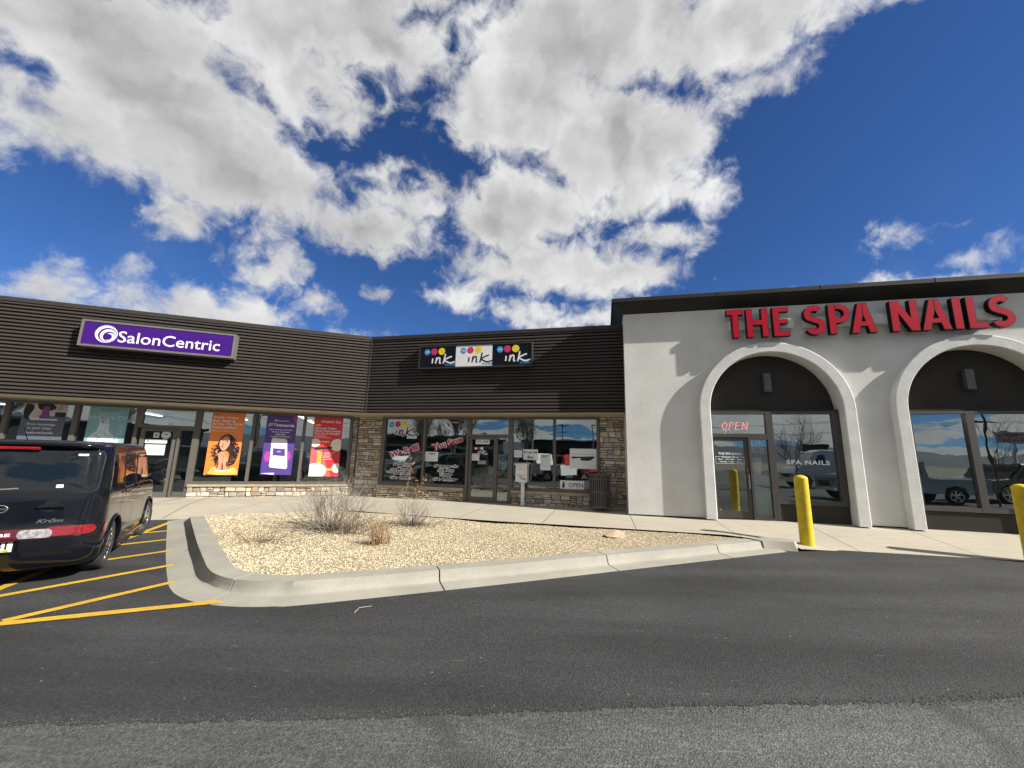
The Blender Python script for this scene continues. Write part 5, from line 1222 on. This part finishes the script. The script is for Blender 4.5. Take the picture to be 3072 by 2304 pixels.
# rear glass wraps round the right-hand corner
def rg_fn(off):
    def f(a, z):   # a: distance along from the centre, wraps the corner
        w_, r = wd_(z), rr_(z); s = w_-r
        if a <= s: return rearpt(-a, z, off)
        e = (a-s)/(r*pi/2)
        if e <= 1: return contour(1+e, z, off)[0]
        return Vector((xr_(z)+r+(a-s-r*pi/2), -w_-off, z))
    return f
patch('rear_window', rg_fn(.005), .02, 1.295, .70, .225, .07, M['cglass'])
V, F = rings(rg_fn(.003), .02, 1.295, .735, .25, .08, 5); m = MB(); m.mesh(V, F, smooth=True); m.build('window_trim', M['black'], car)
patch('corner_window', rg_fn(.004), .99, 1.29, .21, .215, .05, M['cglass'])
for x0, x1 in ((.235, .93), (1.03, 1.74)):
    patch('side_window', SD(.006), (x0+x1)/2, 1.27, (x1-x0)/2, .225, .12, M['cglass'])
    V, F = rings(SD(.004), (x0+x1)/2, 1.27, (x1-x0)/2+.028, .253, .14, 5); m = MB(); m.mesh(V, F, smooth=True); m.build('window_trim', M['cplastic'], car)
    m = MB(); xh = x0+.10; m.tube((xh, -.868, .96), (xh+.17, -.874, .965), .013, None, 8); m.lathe([(.001, -.003), (.05, -.004), (.055, .002)], (xh+.09, -.838, .96), 16, axis='y'); m.build('door_handle', M['cpaint'], car)
patch('windscreen', lambda a, z: contour(4.5-a/1.6, z, .005)[0], 0, 1.33, .58, .21, .08, M['cglass'])
# door gaps
gm = MB()
for x in (.19, .98, 1.86):
    P = [(x+(.12*max(0, .7-z)**1.2 if x < .3 else 0), z) for z in [.30+.05*k for k in range(26)]]
    for i in range(len(P)-1):
        (xa, za), (xb, zb) = P[i], P[i+1]
        if x < .3 and hypot(xa, za-.315) < .40: continue
        gm.face([(xa-.004, -wd_(za)-.003, za), (xa+.004, -wd_(za)-.003, za), (xb+.004, -wd_(zb)-.003, zb), (xb-.004, -wd_(zb)-.003, zb)])
for (y0, z0_), (y1, z1_) in (((.74, .98), (.70, .76)), ((.70, .76), (.60, .70)), ((-.74, .98), (-.70, .76)), ((-.70, .76), (-.60, .70))):
    for k in range(6):
        a, b = k/6, (k+1)/6; q = [rearpt(-(y0+(y1-y0)*t), z0_+(z1_-z0_)*t, .003) for t in (a, b)]; gm.face([q[0]+Vector((0, 0, -.003)), q[1]+Vector((0, 0, -.003)), q[1]+Vector((0, 0, .003)), q[0]+Vector((0, 0, .003))])
gm.build('panel_gaps', M['black'], car)
# roof spoiler and high brake lamp
m = MB(); V = []; NS = 24
for i in range(NS+1):
    y = .70-1.40*i/NS; e = 1-abs(y/.70)**6
    for (x, z) in ((-.44, 1.655), (-.60-.10*e, 1.642), (-.625-.105*e, 1.615), (-.60-.075*e, 1.588), (-.52, 1.575)): V.append((x, y, z-.018*abs(y/.7)**3))
m.mesh(V, [(i*5+k, i*5+k+1, i*5+5+k+1, i*5+5+k) for i in range(NS) for k in range(4)]+[(0, 1, 2, 3, 4), tuple(NS*5+k for k in (4, 3, 2, 1, 0))], smooth=True); m.build('spoiler', M['cpaint'], car, fixn=True)
m = MB(); m.box(-.700, -.640, -.19, .19, 1.545, 1.583); o = m.build('brake_lamp', M['tred'], car); bv = o.modifiers.new('b', 'BEVEL'); bv.width = .012; bv.segments = 3
# light band
patch('tail_lamp', R_(.010), .585, .615, .20, .052, .050, M['tred']); patch('reversing_lamp', R_(.012), .315, .600, .135, .047, .042, M['tclear'])
patch('light_band', R_(.007), .06, .600, .40, .056, .04, M['tdred']); patch('lamp_surround', R_(.004), .20, .607, .62, .072, .07, M['black'])
patch('tail_lamp', R_(.010), -.585, .615, .20, .052, .050, M['tred']); patch('reversing_lamp', R_(.012), -.315, .600, .135, .047, .042, M['tclear'])
# plate, badge, lettering
m = MB(); m.box(-.725, -.718, -.155, .155, .415, .565, 0); vf = fit('81', -.02, .0, 0, 1)
def rtext(mb, s, a0, a1, z0, z1, x, bold, shear=0, mi=0):
    v, f = fit(s, a0, a1, z0, z1, bold, shear)
    mb.mesh([(x, -a, b) for a, b in v], f, mi)
rtext(m, '81', .02, .115, .440, .525, -.7265, .02, 0, 1); m.box(-.7262, -.725, -.135, -.075, .417, .438, 2); rtext(m, '26', .085, .125, .421, .434, -.7268, .02, 0, 1)
m.build('number_plate', [M['white'], M['inkblk'], M['yellow']], car)
def ell(m, y, z, ry, rz, x, r, n=28):
    P = [(x, y+ry*cos(2*pi*i/n), z+rz*sin(2*pi*i/n)) for i in range(n)]
    for i in range(n): m.tube(P[i], P[(i+1) % n], r, None, 6, 0, False)
xb = xr_(.88)-.022
m = MB(); ell(m, 0, .885, .062, .040, xb-.012, .007); m.box(xb-.022, xb-.008, -.062, .062, .874, .896); m.build('badge', M['chrome'], car)
m = MB(); rtext(m, 'Krōm', .30, .52, .715, .758, xr_(.73)-.026, .03, .4); m.build('model_lettering', M['chrome'], car)
m = MB(); rtext(m, 'CUBE', -.10, .135, .585, .620, rearpt(-.05, .6, .016).x, .03); m.build('band_lettering', M['silver'], car)
m = MB(); V, F = rings(R_(.004), .40, .885, .115, .030, .028, 4); m.mesh(V, F, 0, smooth=True); V, F = rings(R_(.0035), .385, .895, .055, .065, .05, 4); m.mesh(V, F, 0, smooth=True); m.build('handle_recess', M['black'], car)
m = MB(); xh = xr_(.885)-.022; m.tube((xh-.016, -.285, .893), (xh-.020, -.51, .893), .014, None, 10); m.build('tailgate_handle', M['cpaint'], car)
m = MB(); xh = xr_(1.10)-.03; m.tube((xh, -.10, 1.105), (xh-.002, .30, 1.085), .010, .007, 8); m.lathe([(.001, -.02), (.03, -.018), (.034, .01)], (0, 0, 0), 12) if False else None; m.build('rear_wiper', M['steel'], car)
m = MB(); V, F = rings(rg_fn(.008), .55, 1.495, .045, .012, .003, 2); m.mesh(V, F, 0); V, F = rings(rg_fn(.0075), .42, 1.125, .03, .018, .003, 2); m.mesh(V, F, 0); m.build('window_sticker', M['paper'], car)
# lower bumper details
patch('bumper_vent', R_(.004), .44, .375, .20, .028, .02, M['black']); patch('bumper_vent', R_(.004), -.44, .375, .20, .028, .02, M['black'])
patch('side_reflector', rg_fn(.006), .96, .60, .045, .060, .042, M['tred'])
m = MB(); 
for i in range(20):
    a0, a1 = i*2.05/20, (i+1)*2.05/20; V = []
m.box(.40, 2.12, -.852, -.78, .175, .26); o = m.build('side_sill', M['cpaint'], car); bv = o.modifiers.new('b', 'BEVEL'); bv.width = .02; bv.segments = 3
for x in (0, 2.53):   # wheel-arch flares
    m = MB(); n = 22; P = [(x+.372*cos(radians(-14+208*i/n)), .315+.372*sin(radians(-14+208*i/n))) for i in range(n+1)]
    for i in range(n): m.tube((P[i][0], -wd_(max(.2, P[i][1]))-.004, P[i][1]), (P[i+1][0], -wd_(max(.2, P[i+1][1]))-.004, P[i+1][1]), .017, None, 6, 0, False)
    m.build('arch_flare', M['cpaint'], car)
m = MB(); bm = bmesh.new(); bmesh.ops.create_uvsphere(bm, u_segments=18, v_segments=12, radius=1); 
m.mesh([(1.78+v.co.x*.06, -1.00+v.co.y*.115, 1.10+v.co.z*.085) for v in bm.verts], [[l.index for l in f.verts] for f in bm.faces], 0, smooth=True); bm.free(); m.tube((1.80, -.80, 1.06), (1.79, -.93, 1.08), .03, .03, 8)
o = m.build('wing_mirror', M['cpaint'], car); m = MB(); m.lathe([(0, 0)], (0, 0, 0), 3) if False else None
m.face([(1.716, -1.00+.085*cos(2*pi*i/20), 1.10+.062*sin(2*pi*i/20)) for i in range(20)]); m.build('mirror_glass', M['cglass'], o)
m = MB(); m.tube((-.45, .0, 1.66), (-.62, 0, 1.80), .005, .003, 6); m.build('aerial', M['black'], car)
m = MB(); m.box(-.5, 3.0, -.72, .72, .20, .30); m.tube((0, -.6, .31), (0, .6, .31), .05); m.build('underbody', M['black'], car)
def wheel_parts(root, x, sy, R=.315, wdt=.20, y=.82, steer=0., rimm='alloy', spokes=7):
    e = MB(); s_ = -1 if sy < 0 else 1; c = (x, s_*y, R)
    prof = [(R*.66, -.002), (R*.70, .006), (R*.86, .010), (R*.955, .004), (R*.995, -.022), (R, -.05), (R, -wdt+.03), (R*.96, -wdt), (R*.66, -wdt+.005)]
    def L(P, mi, n=40): e.lathe([(r, s_*q) for r, q in P], c, n, mi, axis='y')
    L(prof, 0); ty = e
    hub = MB(); hub.lathe([(R*.67, s_*.000), (R*.64, -s_*.02), (R*.63, -s_*.13), (.0, -s_*.13)], c, 40, 0, axis='y')
    hub.lathe([(.0, s_*.004), (.028, s_*.002), (.034, -s_*.012)], c, 16, 1, axis='y')
    for k in range(spokes):
        for dd in (-.13, .13):
            a = 2*pi*k/spokes+.2; a0, a1 = a+dd*.5, a+dd*1.5; P0 = (c[0]+.03*cos(a0), c[1], c[2]+.03*sin(a0)); r1 = R*.655
            P1 = (c[0]+r1*cos(a1), c[1]-s_*.004, c[2]+r1*sin(a1)); d = Vector(P1)-Vector(P0); q = Vector((-d.z, 0, d.x)).normalized()*.016; b = Vector((0, -s_*.022, 0))
            V = [Vector(P0)-q*1.3, Vector(P0)+q*1.3, Vector(P1)+q, Vector(P1)-q]; V += [v+b for v in V]
            hub.mesh(V, [(0, 1, 2, 3), (0, 4, 5, 1), (1, 5, 6, 2), (2, 6, 7, 3), (3, 7, 4, 0)], 1)
    hub.lathe([(R*.68, s_*.003), (R*.64, s_*.004), (R*.62, -s_*.012)], c, 40, 1, axis='y')
    if steer:
        for mm in (ty, hub):
            mm.v = [((p[0]-c[0])*cos(steer)-(p[1]-c[1])*sin(steer)+c[0], (p[0]-c[0])*sin(steer)+(p[1]-c[1])*cos(steer)+c[1], p[2]) for p in mm.v]
    w_ = thing('wheel', None, None, (0, 0, 0)) if False else None
    o = ty.build('wheel', M['rubber'], root, fixn=True); hub.build('rim', [M['black'], M[rimm]], o, fixn=True); return o
for x, st_ in ((0, 0), (2.53, radians(-13))):
    for sy in (-1, 1): wheel_parts(car, x, sy, steer=st_, y=.815)

# ------------------------------------------------------------------ across the car park: seen in the shop windows
def vehicle(name, label, loc, rz, paint, prof, cab, L0, L1, wid, wb, R=.36, group='vehicles parked across the lot', box=None):
    t = thing(name, label, 'vehicle', loc, rz, group); h = wid/2
    m = MB(); n = len(prof); ch = .05     # side profile extruded with drawn-in shoulders
    rings_ = []
    for y, k in ((-h, .0), (-h+ch, 1.), (h-ch, 1.), (h, .0)):
        rings_.append([(x*(1-.004*(1-k)), y, .0+z-(.05 if z > .9 and k < .5 else 0)) for x, z in prof])
    V = [p for r in rings_ for p in r]; F = [tuple(range(n)), tuple(range(4*n-1, 3*n-1, -1))]
    for k in range(3): F += [(k*n+i, k*n+(i+1) % n, (k+1)*n+(i+1) % n, (k+1)*n+i) for i in range(n)]
    m.mesh(V, F); m.build('body', paint, t, fixn=True)
    g = MB()
    for W_ in cab: 
        for sy in (-1, 1): g.face([(x, sy*(h+.004), z) for x, z in W_])
    xs = [p[0] for W_ in cab for p in W_]; zt = max(p[1] for W_ in cab for p in W_); zb = min(p[1] for W_ in cab for p in W_)
    ft = max(p[0] for W_ in cab for p in W_ if p[1] > zt-.05); fb = max(p[0] for W_ in cab for p in W_ if p[1] < zb+.05); rt = min(p[0] for W_ in cab for p in W_ if p[1] > zt-.05); rb = min(p[0] for W_ in cab for p in W_ if p[1] < zb+.05)
    g.face([(ft+.24, -h+.12, zt), (ft+.24, h-.12, zt), (fb+.26, h-.1, zb), (fb+.26, -h+.1, zb)]); g.build('windows', M['cglass'], t)
    for x in (0, wb):
        for sy in (-1, 1): wheel_parts(t, x, sy, R=R, y=h-.01, spokes=5)
    m = MB()
    for sy in (-1, 1): m.box(L1-.03, L1+.02, sy*(h-.30)-.14, sy*(h-.30)+.14, .72, .88)
    m.build('headlights', M['tclear'], t); m = MB(); m.box(L1-.02, L1+.03, -h+.5, h-.5, .60, .85); m.box(L1-.02, L1+.05, -h+.05, h-.05, .40, .56, 1); m.build('grille', [M['black'], M['chrome']], t)
    return t
PW = mat('white_vehicle_paint', (.75, .76, .76), .2, 0, .03, 1, coat=.8); PR = mat('red_vehicle_paint', (.42, .012, .012), .2, 0, .05, 1, coat=.8); PG = mat('silver_blue_paint', (.26, .31, .36), .2, .3, .05, 1, coat=.8); PB = mat('dark_vehicle_paint', (.015, .018, .022), .15, 0, .05, 1, coat=.9)
pick = [(-1.2, .42), (-1.2, 1.10), (.85, 1.12), (.90, 1.12), (1.05, 1.82), (2.35, 1.84), (3.05, 1.18), (4.25, 1.08), (4.38, .95), (4.38, .42), (3.98, .42), (3.9, .70), (3.6, .82), (3.3, .70), (3.2, .42), (.42, .42), (.34, .70), (0, .82), (-.34, .70), (-.42, .42)]
pcab = [[(1.15, 1.16), (1.22, 1.72), (1.72, 1.74), (1.74, 1.16)], [(1.84, 1.16), (1.82, 1.74), (2.28, 1.72), (2.75, 1.18)]]
suv = [(-.95, .42), (-1.0, 1.1), (-.85, 1.74), (1.9, 1.76), (2.55, 1.12), (3.65, 1.02), (3.8, .9), (3.8, .42), (3.22, .42), (3.15, .68), (2.85, .80), (2.55, .68), (2.45, .42), (.42, .42), (.34, .70), (0, .82), (-.34, .70), (-.42, .42)]
scab = [[(-.70, 1.14), (-.58, 1.64), (.25, 1.66), (.25, 1.14)], [(.33, 1.14), (.33, 1.66), (1.05, 1.66), (1.05, 1.14)], [(1.13, 1.14), (1.13, 1.66), (1.78, 1.64), (2.25, 1.14)]]
van = [(-.9, .42), (-1.0, .9), (-.95, 2.35), (-.7, 2.45), (2.3, 2.45), (2.8, 2.3), (3.35, 1.45), (4.1, 1.15), (4.25, .9), (4.25, .42), (3.92, .42), (3.8, .7), (3.5, .82), (3.2, .7), (3.1, .42), (.42, .42), (.34, .70), (0, .82), (-.34, .70), (-.42, .42)]
vcab = [[(2.2, 1.45), (2.2, 2.1), (2.6, 2.08), (3.05, 1.45)]]
vehicle('pickup_truck', 'red pickup truck parked behind the camera, mirrored in the right window of the middle shop', (-2.9, -5.6, 0), radians(200), PR, pick, pcab, -1.2, 4.38, 1.95, 3.6)
vehicle('pickup_truck', 'white pickup truck parked behind the camera beside the red one', (-4.2, -2.9, 0), radians(196), PW, pick, pcab, -1.2, 4.38, 1.95, 3.6)
vehicle('pickup_truck', 'silver blue pickup truck mirrored in the arched window at the right', (14.3, -2.7, 0), radians(168), PG, pick, pcab, -1.2, 4.38, 1.95, 3.6)
vehicle('van', 'tall white van mirrored in the window beside the spa door', (13.9, -12.4, 0), radians(165), PW, van, vcab, -1.0, 4.25, 2.0, 3.5)
vehicle('suv', 'dark sport utility vehicle mirrored at the right edge of the arched window', (19.2, -6.6, 0), radians(150), PB, suv, scab, -1.0, 3.8, 1.9, 2.85)
vehicle('suv', 'black sport utility vehicle parked left, mirrored in the left shop windows', (-10.8, 1.2, 0), radians(108), PB, suv, scab, -1.0, 3.8, 1.9, 2.85)
vehicle('suv', 'dark sport utility vehicle mirrored in the two left windows of the middle shop', (-9.5, -6.5, 0), radians(25), PB, suv, scab, -1.0, 3.8, 1.9, 2.85)
vehicle('suv', 'white sport utility vehicle far across the lot at the left', (-19.5, -2.6, 0), radians(20), PW, suv, scab, -1.0, 3.8, 1.9, 2.85)
vehicle('pickup_truck', 'dark pickup truck across the lot behind the photographer', (2.5, -13, 0), radians(170), PB, pick, pcab, -1.2, 4.38, 1.95, 3.6)
# buildings across the lot
DKW = mat('dark_far_wall', (.055, .052, .05), .85, 0, .2, .6); TNW = mat('tan_far_wall', (.22, .20, .17), .9, 0, .2, .4)
t = thing('distant_building', 'long low dark retail building across the lot, mirrored in the middle shop windows', 'building', (-29, -26, 0), radians(-42.6)+pi)
m = MB(); m.box(-8, 16, 0, 12, -.1, 4.0); m.build('walls', DKW, t); m = MB(); m.box(-8.3, 16.3, -.5, 12.2, 4.001, 4.35); m.build('roof', M['cornice'], t)
m = MB(); [m.box(-7+2.4*k, -5+2.4*k, -.03, .02, .5, 2.6) for k in range(9)]; m.build('windows', M['cglass'], t)
t = thing('distant_building', 'dark far building with two round arches, mirrored in the right windows of the middle shop', 'building', (-15, -33.5, 0), radians(-17))
m = MB(); m.box(-5, 6, -8, 0, -.1, 3.9); m.build('walls', DKW, t); m = MB(); m.box(-5.5, 6.5, -8.5, .5, 3.901, 4.2); m.build('roof', M['cornice'], t)
for c_ in (-2.2, 1.4):
    m = MB(); m.prism([(c_-1.2, .1), (c_+1.2, .1)]+[(c_+1.2*cos(pi*i/14), 1.5+1.2*sin(pi*i/14)) for i in range(15)], .004, .03); m.build('arch', M['black'], t)
t = thing('distant_building', 'small dark box building far beyond the right part of the lot', 'building', (20.5, -57, 0), radians(15)); m = MB(); m.box(-1.6, 1.6, -4, 0, -.1, 4.4); m.build('walls', DKW, t); m = MB(); m.box(-1.7, 1.7, -4.1, .1, 4.401, 4.7); m.build('roof', M['cornice'], t)
t = thing('distant_building', 'wide low tan building beyond the lot at the far left', 'building', (-75, -12, 0), radians(-60)); m = MB(); m.box(-26, 26, -9, 0, -.1, 5); m.build('walls', TNW, t); m = MB(); m.box(-26.2, 26.2, -9.2, .2, 5.001, 5.5); m.build('roof', M['cornice'], t)
def bare_tree(x, y, H_, label, seed, spread=.5, n=9, r=.11, name='bare_tree'):
    rg = random.Random(seed); t = thing(name, label, 'tree', (x, y, 0)); m = MB(); m.tube((0, 0, -.1), (0.05, 0, H_*.38), r, r*.75, 8); m.tube((.05, 0, H_*.38), (.1, .05, H_*.62), r*.75, r*.4, 8); m.build('trunk', TW2, t)
    m = MB()
    for k in range(n):
        a = rg.uniform(0, 6.28); d = Vector((cos(a)*spread, sin(a)*spread, 1)).normalized(); twig(m, (.05, 0, H_*rg.uniform(.25, .6)), d, H_*rg.uniform(.35, .6), r*.28, 2, rg, 0, .13)
    m.build('crown', TW2, t)
bare_tree(15.9, -2.2, 3.4, 'small leafless tree in the lot, mirrored in the right arched window', 31, .6, 7, .035)
bare_tree(9.6, -6.2, 3.6, 'dense leafless bush-like tree mirrored in the window beside the spa door', 32, 1.1, 16, .06)
bare_tree(-22.6, -17, 7.0, 'tall leafless tree mirrored in the second window of the middle shop', 33, .35, 12, .16)
bare_tree(-25.6, -14.6, 6.0, 'second leafless tree beside the taller one across the lot', 34, .35, 10, .14)
bare_tree(-16, -24, 6.0, 'leafless tree in front of the far arched building', 35, .4, 10, .14)
def pole(x, y, h, label, arms=(), r=.09, name='street_lamp', cat='street lamp'):
    t = thing(name, label, cat, (x, y, 0)); m = MB(); m.tube((0, 0, -.05), (0, 0, h), r, r*.7, 10); m.build('pole', M['steel'] if name == 'street_lamp' else TW2, t)
    m = MB()
    if name == 'street_lamp': m.tube((0, 0, h-.05), (.9, 0, h+.05), .04, None, 6); m.box(.8, 1.5, -.15, .15, h, h+.12); m.build('lamp_head', M['steel'], t)
    else:
        for z in (h-.4, h-1.6): m.box(-1.1, 1.1, -.06, .06, z, z+.12)
        m.build('crossarm', TW2, t)
    return t
pole(-5.2, -17.2, 5.0, 'slim lamp post mirrored in the violet-poster window'); pole(-6.6, -4.4, 7.5, 'tall lamp post close behind the photographer, mirrored in the third shop window', r=.11)
pole(29.3, -32.8, 7.4, 'wooden utility pole mirrored in the right arched window', name='utility_pole', cat='utility pole', r=.16); pole(-20, -50, 8, 'wooden utility pole far across the lot at the left', name='utility_pole', cat='utility pole', r=.16); pole(75, -18, 8, 'wooden utility pole far to the right', name='utility_pole', cat='utility pole', r=.16)
PP = [(-20, -50, 8), (29.3, -32.8, 7.4), (75, -18, 8)]
for dz, who in ((-.25, 'upper'), (-1.45, 'lower')):
    for off_ in (-1., 1.):
        m = MB()
        for (a, b) in ((0, 1), (1, 2)):
            A_, B_ = Vector(PP[a]), Vector(PP[b])
            for k in range(14):
                p0, p1 = k/14, (k+1)/14; f = lambda q: A_.lerp(B_, q)+Vector((off_, 0, dz-1.2*4*q*(1-q))); m.tube(f(p0), f(p1), .018, None, 4, 0, False)
        tag(m.build('power_line', M['black']), '%s %s overhead power line between the utility poles' % (who, 'near' if off_ > 0 else 'far'), 'power line', 'overhead power lines')
t = thing('pole_sign', 'white pole sign with dark red office store lettering across the road', 'sign', (35.0, -41.2, 0), radians(24)+pi*0)
m = MB(); m.tube((0, 0, 0), (0, 0, 4.3), .16, None, 10); m.build('pole', M['white'], t); m = MB(); m.box(-1.25, 1.25, -.15, .15, 4.2, 5.45); m.build('panel', M['paper'], t)
m = MB(); vs, fs = fit('Office', -.95, .95, 4.90, 5.30, .03); m.mesh([(-a, .156, b) for a, b in vs], fs); vs, fs = fit('DEPOT', -.95, .95, 4.36, 4.72, .03); m.mesh([(-a, .156, b) for a, b in vs], fs); m.build('lettering', M['letred'], t)
# far hills and verge
m = MB(); HL = []; 
for i in range(121):
    a = radians(150+ i*2.0); R0 = 2000
    e = .5+.5*sin(i*.13+1.2); hgt = 45+48*e+9*sin(i*.5)+5*sin(i*1.3); HL.append((R0*cos(a), R0*sin(a), hgt))
for i in range(120):
    (x0, y0, h0), (x1, y1, h1) = HL[i], HL[i+1]
    for (k0, z0_, k1, z1_) in ((.72, -2, .84, .45), (.84, .45, 1., 1.)):
        m.face([(x0*k0, y0*k0, z0_ if z0_ < 0 else h0*z0_), (x1*k0, y1*k0, z0_ if z0_ < 0 else h1*z0_), (x1*k1, y1*k1, h1*z1_), (x0*k1, y0*k1, h0*z1_)], smooth=True)
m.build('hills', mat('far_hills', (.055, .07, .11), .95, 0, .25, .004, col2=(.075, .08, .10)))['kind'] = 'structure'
m = MB(); m.face([(-300, -60, .0), (-300, -420, .0), (400, -420, .0), (400, -70, .0), (60, -52, 0), (-30, -62, 0)]); m.build('dry_verge', mat('dry_grass', (.17, .15, .10), .95, 0, .3, .5))['kind'] = 'structure'
